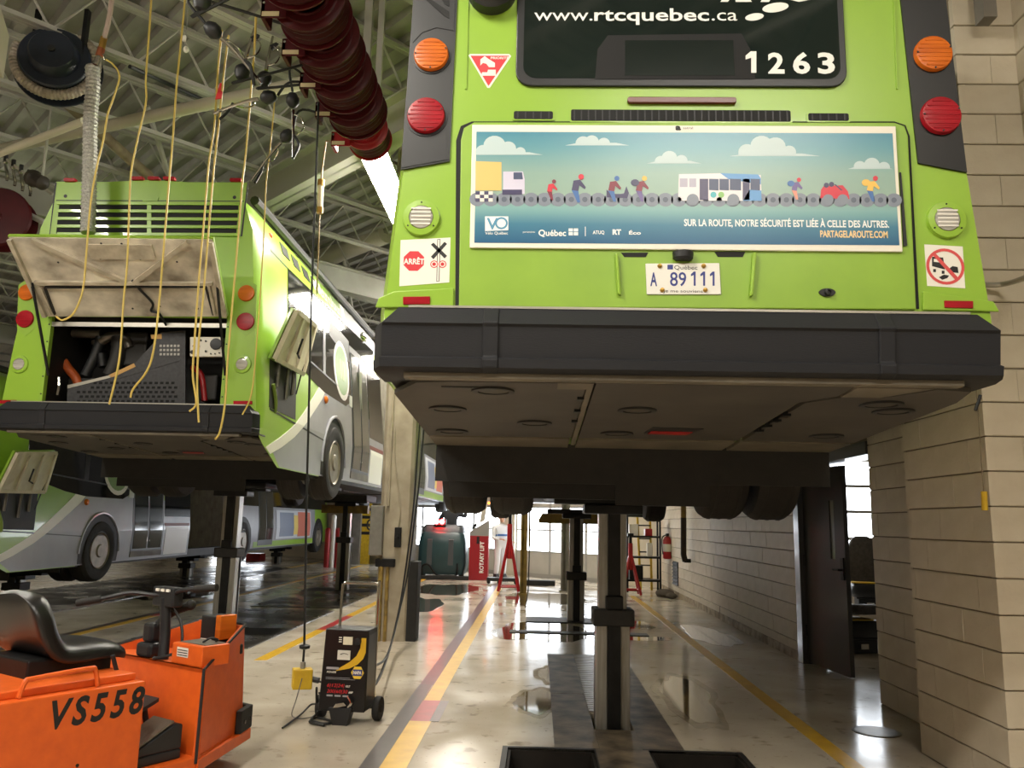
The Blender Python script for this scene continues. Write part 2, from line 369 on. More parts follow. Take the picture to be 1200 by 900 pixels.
# ---- side room seen through the doorway
m = MB(); m.box(8.8, 9.0, 4, 14, 0, 3.4); m.box(3.15, 9.0, 3.8, 4, 0, 3.4); m.box(5.80, 9.0, 14, 14.2, 0, 3.4); m.box(3.15, 5.80, 14, 14.2, 2.6, 3.4)
struct('wall_side_room', m, WALLP, label='pale walls of the side room beyond the doorway')
m = MB(); m.box(WX+.2, 9.0, 3.8, 14.2, 3.2, 3.3); struct('ceiling_side_room', m, WALLP, label='low ceiling of the side room')
m = MB(); m.box(3.15, 5.80, 14.05, 14.12, 0, .05); sd = struct('door_4', m, FRAME, label='sectional overhead door of the side room with glazed rows')
for z0, z1, k in [(.05, .42, 0), (.45, .84, 0), (.88, 1.28, 1), (1.33, 1.73, 1), (1.78, 2.16, 1), (2.2, 2.6, 1)]:
    for x0, x1 in [(3.17, 4.45), (4.5, 5.76)]:
        mm = MB(); mm.box(x0, x1, 14.06, 14.10, z0, z1); mk('pane' if k else 'door_panel', mm, PANE if k else DOORP, sd)
    mm = MB(); mm.box(3.15, 5.8, 14.03, 14.12, z1, z1+.05); mk('door_rail', mm, FRAME, sd)
for x in (3.15, 4.45, 5.76):
    mm = MB(); mm.box(x, x+.05, 14.03, 14.12, .05, 2.65); mk('door_stile', mm, FRAME, sd)
# dark door leaf, hinged at the far jamb
DOORK = mat('door_dark', (52, 50, 48), .35, col2=(44, 42, 40), scale=4, coat=.2)
m = MB(); m.box(WX-.03, WX+.23, 9.32, 9.5, 0, 2.2); m.box(WX-.03, WX+.23, 7.34, 9.5, 2.12, 2.24)
d5 = struct('door_5', m, DOORK, bevel=.006, label='dark metal door frame in the block wall')
h0, h1 = Vector((3.02, 9.32, .02)), Vector((3.14, 8.42, .02)); du = (h1-h0).normalized(); dn = Vector((du.y, -du.x, 0))
def lf(s, z, d=0): return h0 + du*s + UZ*(z-.02) + dn*d
m = MB()
for s0, s1, z0, z1 in [(0, .60, .02, 2.1), (.70, .9, .02, 2.1), (.60, .70, .02, 1.15), (.60, .70, 1.75, 2.1)]:
    m.prism([lf(s0, z0), lf(s1, z0), lf(s1, z0, .045), lf(s0, z0, .045)], (0, 0, z1 - z0))
leaf = mk('door_leaf', m, DOORK, d5)
m = MB(); m.prism([lf(.60, 1.15, .015), lf(.70, 1.15, .015), lf(.70, 1.15, .03), lf(.60, 1.15, .03)], (0, 0, .60)); mk('vision_pane', m, mat('pane_glass', (150, 150, 146), .08, coat=.5), leaf)
m = MB(); m.prism([lf(.82, .95, .045), lf(.875, .95, .045), lf(.875, .95, .06), lf(.82, .95, .06)], (0, 0, .22)); m.cyl(lf(.85, 1.05, .06), lf(.85, 1.05, .11), .012, 8); m.cyl(lf(.85, 1.05, .10), lf(.74, 1.05, .10), .011, 8)
mk('door_handle', m, STEELD, leaf)
for z in (.3, 1.05, 1.85):
    m = MB(); m.cyl(lf(-.005, z, .05), lf(-.005, z+.12, .05), .014, 8); mk('hinge', m, STEELD, leaf)
# ---- concrete column between the bays
cx0, cx1, cy0, cy1 = -1.96, -1.56, 10.15, 10.62
m = MB(); m.prism([(cx0, cy0+.04, 0), (cx0+.04, cy0, 0), (cx1-.04, cy0, 0), (cx1, cy0+.04, 0), (cx1, cy1, 0), (cx0, cy1, 0)], (0, 0, CEILZ))
col = tag(mk('concrete_column', m, CONC, None), 'worn cream concrete column between the two bus bays', 'column')
GALV = mat('galvanised', (140, 138, 132), .45, .5, col2=(112, 110, 104), scale=9)
m = MB(); m.box(cx0-.10, cx0+.06, cy0-.10, cy0+.02, 1.02, 1.62); cb = mk('breaker_box', m, GALV, col, bevel=.008)
m = MB(); m.tube(smooth_path([(cx0-.10, cy0-.05, 1.32), (cx0-.135, cy0-.05, 1.35), (cx0-.135, cy0-.05, 1.42), (cx0-.10, cy0-.05, 1.45)]), .012, 6); mk('switch_lever', m, BLACKP, cb)
m = MB(); m.box(cx0+.20, cx0+.28, cy0-.05, cy0, 1.12, 1.36); m.cyl((cx0+.24, cy0-.05, 1.24), (cx0+.24, cy0-.08, 1.24), .02, 10); mk('outlet_box', m, STEELD, col, bevel=.005)
m = MB(); m.tube([(cx0+.05, cy0-.02, 0), (cx0+.05, cy0-.02, .98)], .03, 8); m.tube([(cx0+.13, cy0-.02, 0), (cx0+.13, cy0-.02, .95)], .022, 8); mk('conduit', m, mat('conduit_yellow', (176, 146, 70), .6, col2=(110, 90, 50), scale=9, var=.4), col, smooth=True)
m = MB(); m.tube(smooth_path([(cx0+.14, cy0-.02, 2.6), (cx0+.16, cy0-.025, 2.2), (cx0+.25, cy0-.02, 1.65), (cx0+.24, cy0-.02, 1.36)]), .008, 6); m.tube([(cx0+.1, cy0-.015, 1.62), (cx0+.1, cy0-.015, 6)], .018, 8); mk('wall_conduit', m, CONC, col)
m = MB(); m.box(cx1-.05, cx1+.10, cy0+.02, cy0+.30, 0, .95); mk('corner_guard', m, RUBBER, col, bevel=.01)
m = MB(); m.box(cx0-.02, cx0+.22, cy0-.05, cy0+.03, .88, .98); mk('bracket', m, STEELD, col, bevel=.01)
# ================================================================== ROOF STRUCTURE (set at 45 degrees to the bays)
AJ = Vector((.69, .724, 0)).normalized(); BJ = Vector((-.724, .69, 0))
def clip(m):
    for co, no in [((2.94, 0, 0), (1, 0, 0)), ((-18.2, 0, 0), (-1, 0, 0)), ((0, -9, 0), (0, -1, 0)), (tuple(BC), tuple(-BN))]:
        bmesh.ops.bisect_plane(m.bm, geom=m.bm.verts[:] + m.bm.edges[:] + m.bm.faces[:], plane_co=co, plane_no=no, clear_outer=True)
    return m
O0 = Vector((-7.5, 12, 0))
def jp(a, b, z): return O0 + AJ*a + BJ*b + UZ*z
m = MB(); pts = []; p = -32.0
while p < 32:
    for da, dz in ((0, 0), (.10, 0), (.13, .075), (.27, .075)): pts.append((p + da, 6.95 + dz))
    p += .30
for (a0, z0), (a1, z1) in zip(pts, pts[1:]): m.face([jp(a0, -32, z0), jp(a1, -32, z1), jp(a1, 32, z1), jp(a0, 32, z0)])
clip(m)
ceil = struct('ceiling', m, STRUC, label='ribbed steel roof deck painted off-white')
m = MB(); m.face([(-18.4, -9.2, 7.2), (9.2, -9.2, 7.2), (9.2, 40, 7.2), (-18.4, 40, 7.2)]); mk('roof_slab', m, STRUC, ceil)
b = -22.0
while b < 24:
    m = MB()
    for z in (6.28, 6.90):
        for s in (-.035, .035): m.prism([jp(-30, b+s-.03, z), jp(30, b+s-.03, z), jp(30, b+s+.03, z), jp(-30, b+s+.03, z)], (0, 0, .012)); m.prism([jp(-30, b+s, z), jp(30, b+s, z), jp(30, b+s+.008*(1 if s > 0 else -1), z), jp(-30, b+s+.008*(1 if s > 0 else -1), z)], (0, 0, .06))
    a = -26.0
    while a < 26:
        c = jp(a, b, 6.6)
        if -16 < c.x < 2.8 and 2 < c.y < 30:
            m.tube([jp(a, b, 6.30), jp(a+.42, b, 6.90), jp(a+.84, b, 6.30)], .016, 5)
        a += .84
    clip(m)
    if len(m.bm.verts): mk('roof_joist', m, STRUC2, ceil)
    b += 1.55
# girders across the joists, I-section
for a, z0, z1 in [(-6.5, 5.75, 6.25), (1.6, 5.75, 6.25), (9.4, 5.75, 6.25)]:
    m = MB()
    for lo, hi, hw in ((z0, z0+.025, .13), (z1-.025, z1, .13), (z0, z1, .008)): m.prism([jp(a-hw, -30, lo), jp(a+hw, -30, lo), jp(a+hw, 30, lo), jp(a-hw, 30, lo)], (0, 0, hi-lo))
    clip(m); mk('roof_girder', m, STRUC2, ceil)
for bb, z0, z1 in [(-1.2, 5.55, 6.0), (9.5, 5.6, 6.1)]:
    m = MB()
    for lo, hi, hw in ((z0, z0+.025, .12), (z1-.025, z1, .12), (z0, z1, .008)): m.prism([jp(-30, bb-hw, lo), jp(30, bb-hw, lo), jp(30, bb+hw, lo), jp(-30, bb+hw, lo)], (0, 0, hi-lo))
    clip(m); mk('roof_girder', m, STRUC, ceil)
# slanted braces between girder and joists
for a, bb in [(-3, 2), (-1, 6), (3, 4), (5, 0), (0, -3), (6, 6)]:
    m = MB(); p0, p1 = jp(a, bb, 6.85), jp(a+.9, bb+.9, 5.9); m.tube([p0, p1], .04, 6); mk('brace', m, STRUC2, ceil)
# pipes and ducts
def pipe(name, pts, r, mm, label, cat, n=12, group=None):
    m = MB(); m.tube([Vector(p) for p in pts], r, n); return tag(mk(name, m, mm, None, smooth=True), label, cat, group)
PIPEM = mat('pipe_paint', (186, 180, 162), .5); PIPEW = mat('pipe_white', (226, 220, 200), .4)
pipe('exhaust_duct', [P(452, 273, Y=15), P(300, 335, Y=17.5)], .20, PIPEM, 'fat round pale duct running behind the roof of the raised bus', 'duct', 18)
pipe('overhead_pipe', [P(-30, 191, Y=9.2), P(98, 142, Y=8.4)], .045, PIPEW, 'white pipe slanting up to the exhaust hose reel', 'pipe')
pipe('overhead_pipe', [P(0, 175, Y=9.6), P(425, 82, Y=7.6)], .07, PIPEM, 'cream pipe slanting across beneath the roof joists', 'pipe')
pipe('overhead_pipe', [P(152, 78, Y=7.6), P(262, 128, Y=9.2)], .022, BLACKP, 'thin dark pipe slanting below the joists behind the yellow hoses', 'pipe', 8)
pipe('overhead_pipe', [P(80, 122, Y=9.4), P(175, 207, Y=10.8)], .075, mat('pipe_brown', (120, 104, 82), .6, col2=(150, 136, 112), scale=8), 'brownish exhaust pipe running down from the hose reel', 'pipe')
m = MB(); m.obox(P(-40, 40, Y=6.5), (.25, .12, 0), (-.12, .25, 0), (0, 0, .22)); uh = tag(mk('unit_heater', m, mat('heater_tan', (178, 170, 150), .5), None, bevel=.01), 'tan box heater hung in the roof corner', 'heater')
for k in range(4):
    m = MB(); c0 = P(-30 + 6*k, 50, Y=6.2); m.obox(c0, (.012, 0, 0), (0, .04, 0), (0, 0, .10)); mk('louvre', m, STEELD, uh)
# ---- strip lights
TUBE = mat('tube_light', (255, 246, 226), .3, emit=LAMP_N, ecol=(255, 248, 234))
LBODY = mat('light_housing', (222, 218, 206), .4)
def strip_light(loc, rotz=0, length=2.4, label='', hang=1.2, off=False):
    t = thing('strip_light_offscreen' if off else 'strip_light', label, 'light', loc, rotz, 'strip lights')
    m = MB(); m.prism([(-.16, -length/2, .02), (.16, -length/2, .02), (.10, -length/2, .12), (-.10, -length/2, .12)], (0, length, 0)); mk('housing', m, LBODY, t, local=True)
    m = MB(); m.prism([(-.15, -length/2+.02, .02), (.15, -length/2+.02, .02), (.12, -length/2+.02, -.05), (-.12, -length/2+.02, -.05)], (0, length-.04, 0)); mk('diffuser', m, TUBE, t, local=True)
    for s in (-1, 1):
        m = MB(); m.tube([(0, s*length*.4, .12), (0, s*length*.4, .12+hang)], .006, 5); mk('hanger', m, STEEL, t, local=True)
    return t
_e = P(431, 168, Z=5.33); RLX = _e.x
strip_light((RLX, _e.y + 1.2, 5.33), 0, 2.4, 'lit strip light hanging between the buses beyond the maroon reels')
m = MB(); m.box(RLX-.10, RLX-.06, 3.0, 16, 5.46, 5.54); m.box(RLX+.06, RLX+.10, 3.0, 16, 5.46, 5.54)
rl = tag(mk('light_rail', m, STRUC2, None), 'pale twin rail carrying the strip light between the buses', 'rail')
for y in (5, 7.6, 10.4, 13.6):
    m = MB(); m.box(RLX-.04, RLX+.04, y, y+.08, 5.5, 6.95); mk('rail_hanger', m, STRUC2, rl)
# the row goes on along its rail: the side windows of the open-hooded bus mirror its further lamps
for y, lb in ((14.2, 'lit strip light hanging beyond the concrete column'), (19.4, 'strip light ending the row over the floor scrubber')): strip_light((RLX, y, 5.33), 0, 2.4, lb, .12)
# lamps of the same kind over the part of the workshop that lies outside the picture
for x, y, z, r, lb in ((RLX, .6, 5.33, 0, 'strip light on the rail over the aisle'), (1.8, -1.6, 5.6, 1, 'strip light facing the number 1263 bus'), (-4.6, -.5, 5.6, 1, 'strip light facing the open-hooded bus'),
    (-6.4, 3.6, 5.6, 0, 'strip light over the aisle left of the open-hooded bus'), (-10.5, 13, 5.6, 0, 'strip light beyond the bellows bus')):
    strip_light((x, y, z), r*math.pi/2, 2.4, lb, 6.9 - z - .12, True)
# ================================================================== BUSES
PROF = [(.30, 1.27), (.80, 1.29), (1.40, 1.24), (1.95, 1.18), (2.60, 1.12), (2.88, 1.02), (3.04, .80), (3.10, .40), (3.12, 0)]
def prof(z):
    for (a, x), (b, y) in zip(PROF, PROF[1:]):
        if z <= b: return x + (y - x)*max(0, (z - a))/(b - a)
    return 0
ZS = [.30, .55, .80, 1.1, 1.40, 1.7, 1.95, 2.3, 2.60, 2.75, 2.88, 2.97, 3.04, 3.10, 3.118]
def outline(inset):
    r = [(max(prof(z) - inset, .02), z) for z in ZS]
    return r
def shell(root, L, mm, rear_cap=True, y0=.08):
    m = MB(); rings = []
    for y, ins, zm in [(y0, .035, .58), (y0+.04, .012, .57), (y0+.18, 0, .55), (2.10, 0, .44), (2.13, 0, .30), (L-.35, 0, .3), (L-.1, .05, .3), (L, .18, .35)]:
        o = [(x, max(z, zm + i*.0004)) for i, (x, z) in enumerate(outline(ins))]; rings.append([(x, y, z) for x, z in o] + [(-x, y, z) for x, z in reversed(o)])
    vs = [[m.bm.verts.new(Vector(p)) for p in r] for r in rings]; n = len(vs[0])
    for a, b in zip(vs, vs[1:]):
        for i in range(n): m.bm.faces.new([a[i], a[(i+1) % n], b[(i+1) % n], b[i]])
    m.bm.faces.new(vs[-1])
    if rear_cap: m.bm.faces.new(list(reversed(vs[0])))
    return mk('body_shell', m, mm, root, smooth=True, local=True)
def side_plate(name, yz, mm, parent, t=.004, side=1, base=0.0, smooth=False):
    """thin panel that follows the side wall; yz = outline in bus coordinates"""
    m = MB(); f = m.face([(0, y, z) for y, z in yz])
    for z in ZS: bmesh.ops.bisect_plane(m.bm, geom=m.bm.verts[:] + m.bm.edges[:] + m.bm.faces[:], plane_co=(0, 0, z), plane_no=(0, 0, 1))
    r = bmesh.ops.extrude_face_region(m.bm, geom=m.bm.faces[:]); top = {g for g in r['geom'] if isinstance(g, bmesh.types.BMVert)}
    for v in m.bm.verts: v.co.x = side*(prof(v.co.z) + base + (t if v in top else -.003))
    return mk(name, m, mm, parent, local=True)
def wheel(root, x, y, r=.485, wd=.30, out=1, name='wheel', hub=True):
    m = MB(); h = wd/2
    m.lathe((x, y, r), (out, 0, 0), [(.29, -h+.02), (.40, -h), (r-.03, -h+.01), (r, -h+.05), (r+.004, 0), (r, h-.05), (r-.03, h-.01), (.40, h), (.30, h-.02), (.285, h-.03), (.285, -h+.03)], 36)
    w_ = mk(name, m, TIRE, root, smooth=True, local=True)
    m = MB(); m.lathe((x, y, r), (out, 0, 0), [(.292, h-.02), (.285, h-.005), (.265, h-.02), (.24, h-.09), (.16, h-.13), (.12, h-.12), (.11, h-.02), (.09, h), (.0, h)], 28); mk('rim', m, mat('rim_grey', (150, 140, 124), .45, .4, col2=(110, 100, 88), scale=7), w_, smooth=True, local=True)
    for k in range(22):
        a = 2*math.pi*k/22
    g = MB()
    for off in (-.08, 0, .08): g.lathe((x, y, r), (out, 0, 0), [(r-.004, off-.010), (r+.0065, off-.009), (r+.0065, off+.009), (r-.004, off+.010)], 36)
    mk('tread_rib', g, TIRE, w_, smooth=True, local=True)
    return w_
def bumper(root):
    S = [(0.32, .815, 1.235), (.06, .815, 1.235), (.0, .735, 1.29), (.012, .725, 1.295), (.03, .60, 1.295), (.015, .592, 1.30), (.02, .555, 1.298), (.05, .54, 1.285), (.32, .54, 1.285)]
    b = None
    for x0, x1 in ((-1, -.80), (-.80, .80), (.80, 1)):
        rings = []
        for s in (0, 1):
            ring = []
            for y, z, hw in S:
                e = (x0, x1)[s]
                x = e*hw if abs(e) == 1 else e + (.004 if s == 0 else -.004)
                ring.append((x, y, z))
            rings.append(ring)
        if x1 == -.80 or x0 == .80:      # rounded outer corners
            sgn = -1 if x1 == -.80 else 1; k = 0 if sgn < 0 else 1
            far = [(sgn*(hw+.0), y+.09 if y < .2 else y, z) for y, z, hw in S]; near = [(sgn*(hw-.045), y, z) for y, z, hw in S]
            inner = rings[1 - k]; rings = [inner, near, far] if k else [far, near, inner]
        m = MB(); m.loft(rings); o = mk('bumper_section', m, BUMPER, root, smooth=True, local=True)
        if b is None: b = o
    for x in (-.80, .80):
        m = MB(); pr = [(.32, .812), (.05, .812), (-.008, .738), (.002, .722), (.018, .60), (.006, .59), (.012, .553), (.05, .538), (.32, .538)]
        m.prism([(x-.033, y, z) for y, z in pr], (.066, 0, 0)); mk('bumper_rib', m, BUMPER, root, local=True, bevel=.006)
    m = MB(); m.box(-1.15, 1.16, .055, .09, .814, .824); mk('bumper_trim', m, ALU, root, local=True)
    m = MB(); m.box(-1.16, 1.12, .06, .12, .515, .541); mk('bumper_rail', m, UNDER2, root, local=True, bevel=.004)
def uz(y): return .515 - .048*(y - .1)
def under(root):
    """rear underside: removable panels with gaps, inspection holes, mud flap apron"""
    def pan(name, q, mm, t=.02, dz=0):
        m = MB(); m.prism([(x, y, uz(y) + dz) for x, y in q], (0, 0, t)); return mk(name, m, mm, root, local=True)
    pan('underbody_backing', [(-1.255, .1), (1.255, .1), (1.262, 2.12), (-1.262, 2.12)], DARK, .02, .035)
    L_ = pan('underbody_panel', [(-1.12, .16), (-.98, .13), (-.52, .13), (-.52, .24), (-.40, .24), (-.40, 1.62), (-1.262, 1.62), (-1.255, .4)], UNDER)
    Mi = pan('underbody_panel', [(-.36, .12), (.70, .12), (.70, .30), (.58, .45), (.58, 1.62), (-.36, 1.62)], UNDER)
    R_ = pan('underbody_panel', [(.74, .32), (.90, .32), (1.05, .14), (1.2, .17), (1.255, .4), (1.262, 1.62), (.61, 1.62), (.61, .46)], UNDER)
    pan('underbody_crossmember', [(-.52, .11), (-.37, .11), (-.37, 1.9), (-.395, 1.9), (-.395, .23), (-.52, .23)], UNDER2, .02, -.004)
    pan('underbody_crossmember', [(.71, .11), (1.02, .11), (.88, .30), (.71, .30)], UNDER2, .02, -.004)
    for q in ([(-1.262, 1.66), (-.41, 1.66), (-.41, 2.1), (-1.262, 2.1)], [(-.36, 1.68), (.58, 1.68), (.58, 2.1), (-.36, 2.1)], [(.61, 1.66), (1.262, 1.66), (1.262, 2.1), (.61, 2.1)]): pan('underbody_panel', q, UNDER2, .02, -.002)
    holes = [(-.80, .30, L_), (-1.05, .75, L_), (-.62, 1.12, L_), (-1.10, 1.45, L_), (-.12, .70, Mi), (-.15, 1.42, Mi), (.95, .46, R_), (1.07, .62, R_), (1.02, 1.38, R_)]
    for x, y, p in holes:
        m = MB(); m.lathe((x, y, uz(y) - .002), (0, 0, -1), [(.095, -.01), (.095, .004), (.07, .005), (.066, -.012), (.0, -.012)], 20); mk('drain_plug', m, DARK, p, smooth=True, local=True)
    m = MB(); m.prism([(.02, 1.18, uz(1.2)-.003), (.30, 1.20, uz(1.2)-.003), (.26, 1.40, uz(1.4)-.003), (-.0, 1.38, uz(1.4)-.003)], (0, 0, .01)); h = mk('underbody_hatch', m, DARK, Mi, local=True)
    m = MB(); m.prism([(.03, 1.3, uz(1.3)-.008), (.26, 1.31, uz(1.3)-.008), (.24, 1.39, uz(1.4)-.008), (.02, 1.37, uz(1.4)-.008)], (0, 0, .008)); mk('hatch_strap', m, REDP, root, local=True)
    for x, y in [(-.92, .22)]:
        m = MB(); m.prism([(x-.10, y, uz(y)-.004), (x+.10, y, uz(y)-.004), (x+.09, y+.03, uz(y)-.004), (x, y+.045, uz(y)-.004), (x-.09, y+.03, uz(y)-.004)], (0, 0, .008)); mk('access_slot', m, DARK, L_, local=True)
    for k in range(4):
        y = .72 + .16*k; m = MB(); m.box(.585, .625, y, y+.07, uz(y)-.012, uz(y)+.01); mk('panel_latch', m, STEELD, R_, local=True)
    for k in range(3):
        y = .40 + .3*k; m = MB(); m.box(-.425, -.395, y, y+.06, uz(y)-.012, uz(y)+.01); mk('panel_latch', m, STEELD, L_, local=True)
    # mud flaps and axle gear
    for x0, x1, z0, z1 in ((-1.262, -.10, .19, .45), (-.10, .50, .06, .45), (.50, 1.262, .20, .45)):
        m = MB(); m.box(x0, x1, 2.03, 2.05, z0, z1); mk('mud_flap', m, RUBBER, root, local=True)
    m = MB(); m.box(-1.2, .3, 2.3, 2.34, .10, .3); mk('mud_flap', m, RUBBER, root, local=True)
    m = MB(); m.cyl((-.8, 3.1, .46), (.8, 3.1, .46), .11, 14); m.ball((0, 3.1, .46), .26); mk('rear_axle', m, DARK, root, smooth=True, local=True)
    m = MB(); m.box(-.55, .55, 2.6, 3.7, .12, .20); mk('lift_cradle', m, STEELD, root, local=True, bevel=.02)
    m = MB(); m.box(-1.2, 1.2, 2.2, 9.6, .25, .40); mk('underbody_chassis', m, DARK, root, local=True)
    for x0, x1, y0, y1, z0 in ((-.9, -.2, 4.2, 6.0, .22), (.1, .8, 4.6, 5.6, .20), (-.5, .6, 6.6, 8.2, .24), (-1.0, .9, 3.8, 4.0, .18)):
        m = MB(); m.box(x0, x1, y0, y1, z0, .31); mk('underbody_tank', m, DARK, root, local=True, bevel=.02)
def lens(parent, x, z, r, mm, y=.07, name='lamp', ring=None, d=.028, local=True):
    m = MB(); m.lathe((x, y, z), (0, -1, 0), [(r, -.02), (r, d*.6), (r*.95, d*.9), (r*.6, d), (0, d)], 28); o = mk(name, m, mm, parent, smooth=True, local=local)
    if r > .06:
        for k in range(-3, 4):
            hw_ = math.sqrt(max(r*r*.72 - (k*r*.24)**2, 0)); m = MB(); m.box(x-hw_, x+hw_, y-d-.0015, y-d*.6, z+k*r*.24-r*.035, z+k*r*.24+r*.035); mk('lens_rib', m, mm, o, local=local)
    if ring:
        m = MB(); m.lathe((x, y, z), (0, -1, 0), [(r*1.02, .004), (r*1.02, .012), (r*1.5, .010), (r*1.58, -.01)], 28); mk('lamp_ring', m, ring, o, smooth=True, local=local)
    return o
def plate_xz(name, pts, mm, parent, y, t=.004, bevel=0):
    """flat piece on the rear face, standing t proud of y"""
    m = MB(); m.prism([(x, y, z) for x, z in pts], (0, -t, 0)); return mk(name, m, mm, parent, local=True, bevel=bevel)

# ------------------------------------------------------------------ bus 1263, seen from behind, raised on the lift
MB_ = Vector((.595, 3.22, 1.515)); YB = 3.30
bus = thing('city_bus', 'bright green city bus numbered 1263 raised on posts, seen from behind', 'bus', MB_, 0, None)
def q(px, py, y=YB):
    v = P(px, py, Y=y) - MB_; return (v.x, v.z)
def Q(*pp, y=YB): return [q(a, b, y) for a, b in pp]
shell(bus, 12.2, GREEN)
bumper(bus); under(bus)
for s in (-1, 1):
    wheel(bus, s*1.15, 3.1, wd=.31, out=s); wheel(bus, s*.785, 3.1, wd=.31, out=s); wheel(bus, s*1.16, 9.3, wd=.30, out=s)
# roof fairing above the rear window and side panels kept simple: window band, skirt seam, doors
for s in (-1, 1):
    side_plate('side_window_band', [(.9, 1.45), (11.6, 1.45), (11.6, 2.45), (.9, 2.45)], BLACKG, bus, .006, s)
    side_plate('side_skirt', [(.4, .56), (2.2, .56), (2.2, .78), (.4, .78)], GREYP, bus, .005, s); side_plate('side_skirt', [(3.7, .32), (8.7, .32), (8.7, .9), (3.7, .9)], GREYP, bus, .005, s)
    for y in (3.1, 9.3): side_plate('arch_shade_plate', [(y+.62*math.cos(t*math.pi/12), .42+.62*math.sin(t*math.pi/12)) for t in range(-1, 14)], DARK, bus, .008, s)  # flat dark plates stand in for the shaded wheel wells
R0 = .08   # rear face (bus y)
# corner posts of the upper body: dark lamp columns
TL = plate_xz('lamp_column', Q((489, -60), (539, -60), (527, 190), (470, 200)), BLACKT, bus, R0, .010)
TR = plate_xz('lamp_column', Q((1048, -60), (1100, -60), (1132, 203), (1075, 192)), BLACKT, bus, R0, .010)
plate_xz('lamp_column_trim', Q((486, 0), (534, 0), (532, 38), (512, 34), (495, 40), (484, 52)), BLACKT, TL, R0-.010, .003)
plate_xz('lamp_column_trim', Q((472, 170), (478, 172), (492, 174), (505, 170), (522, 155), (526, 188), (471, 198)), BLACKT, TL, R0-.010, .003)
for k in range(2): plate_xz('vent_slot', Q((497+20*k, 0), (503+20*k, 0), (527, 16-14*k), (527, 24-14*k), (521, 21-14*k)), VOID, TL, R0-.013, .002)
for par, data in ((TL, [(506, 67, 21.5, AMBER), (500, 138, 23, REDL)]), (TR, [(1091, 66, 22.5, AMBER), (1100, 138, 23.5, REDL)])):
    for px, py, r, mm in data:
        x, z = q(px, py); rr = r/950*3.42; o = lens(par, x, z, rr, mm, R0-.012, 'tail_lamp', d=.022)
        for a in (0, 90, 200): 
            m = MB(); m.lathe((x + rr*.88*math.cos(math.radians(a+180)), R0-.032, z + rr*.88*math.sin(math.radians(a+180))), (0, -1, 0), [(.004, 0), (.004, .004), (0, .004)], 8); mk('lamp_screw', m, INK, o, local=True)
        if par == TL: 
            m = MB(); m.lathe((x, R0-.010, z), (0, -1, 0), [(rr*1.13, 0), (rr*1.13, .004), (rr, .004)], 28); mk('lamp_socket', m, BLACKT, o, smooth=True, local=True)
# rear window
def frame_rect(px0, py0, px1, py1, rad): 
    a, b = q(px0, py1), q(px1, py0); c = q(px1, py1); return rrect(a[0], c[0], (a[1]+c[1])/2, b[1], rad)
WIN = plate_xz('window_rubber', frame_rect(604, -95, 992, 103, .07), BLACKT, bus, R0, .014, .004)
plate_xz('rear_window_glass', frame_rect(613, -88, 984, 94, .055), mat('rear_glass', (30, 40, 36), .06, col2=(20, 28, 26), scale=1.2, coat=.3), WIN, R0-.014, .002)
gl = plate_xz('glass_mask', Q((697, 95), (700, 60), (712, 44), (868, 42), (878, 60), (884, 95)), VOID, WIN, R0-.016, .001)
plate_xz('sign_pane', Q((732, 91), (732, 50), (858, 50), (860, 91)), mat('sign_glass', (26, 34, 31), .1), gl, R0-.017, .001)
def wtxt(s, px0, px1, pyb, cap, bold=0, par=WIN, mm=GLASSW, y=R0-.0186, shear=0):
    a, b = q(px0, pyb), q(px1, pyb); h = cap/950*3.55
    txt('lettering', s, mm, par, (a[0], y, a[1]), UX, UZ, h, b[0]-a[0], bold, local=True, depth=0, shear=shear)
wtxt('www.', 626, 694, 27, 16); wtxt('rtcquebec', 696, 830, 27, 16, .018); wtxt('.ca', 833, 863, 27, 16)
plate_xz('digit_one', Q((878.5, 63), (885, 63), (885, 88), (879, 88), (879, 70.5), (872.5, 72.5), (872.5, 68)), GLASSW, WIN, R0-.0186, .0006); wtxt('2', 899, 918, 88, 25, .03); wtxt('6', 928, 948, 88, 25, .03); wtxt('3', 957, 977, 88, 25, .03)
for px, py, r1, r2 in [(907.5, 11.5, 15.5, 6), (883, 22.5, 11, 4.6)]:
    x, z = q(px, py); m = MB(); u = Vector((.985, 0, .17)); v = Vector((-.17, 0, .985)); m.prism(circle((x, R0-.0162, z), u, v, r1/266, 28, r2=r2/266), (0, -.0006, 0)); mk('emblem_dot', m, GLASSW, WIN, local=True)
for pts in ([(843, 5), (852, 5), (866, -14), (858, -14)], [(861, 5), (880, 5), (866, -14), (858, -14)], [(890, 5), (900, 5), (912, -14), (902, -14)], [(918, 1), (935, 5), (950, 2), (957, -6), (957, -14), (945, -3), (930, -2), (920, -6)]): plate_xz('emblem_letter', Q(*pts), GLASSW, WIN, R0-.0162, .0006)
# roof-level lamp above the window
x, z = q(577, -8); m = MB(); m.lathe((x, R0, z), (0, -1, 0), [(.11, 0), (.11, .06), (.085, .085), (.0, .09)], 28); mk('roof_vent_cap', m, BLACKP, bus, smooth=True, local=True)
# raised upper panel edges
for pts in ([(548, -60), (551, -60), (547, 105), (545, 105)], [(1044, -60), (1046, -60), (1052, 105), (1050, 105)]): plate_xz('body_crease', Q(*pts), GREEN, bus, R0, .006)
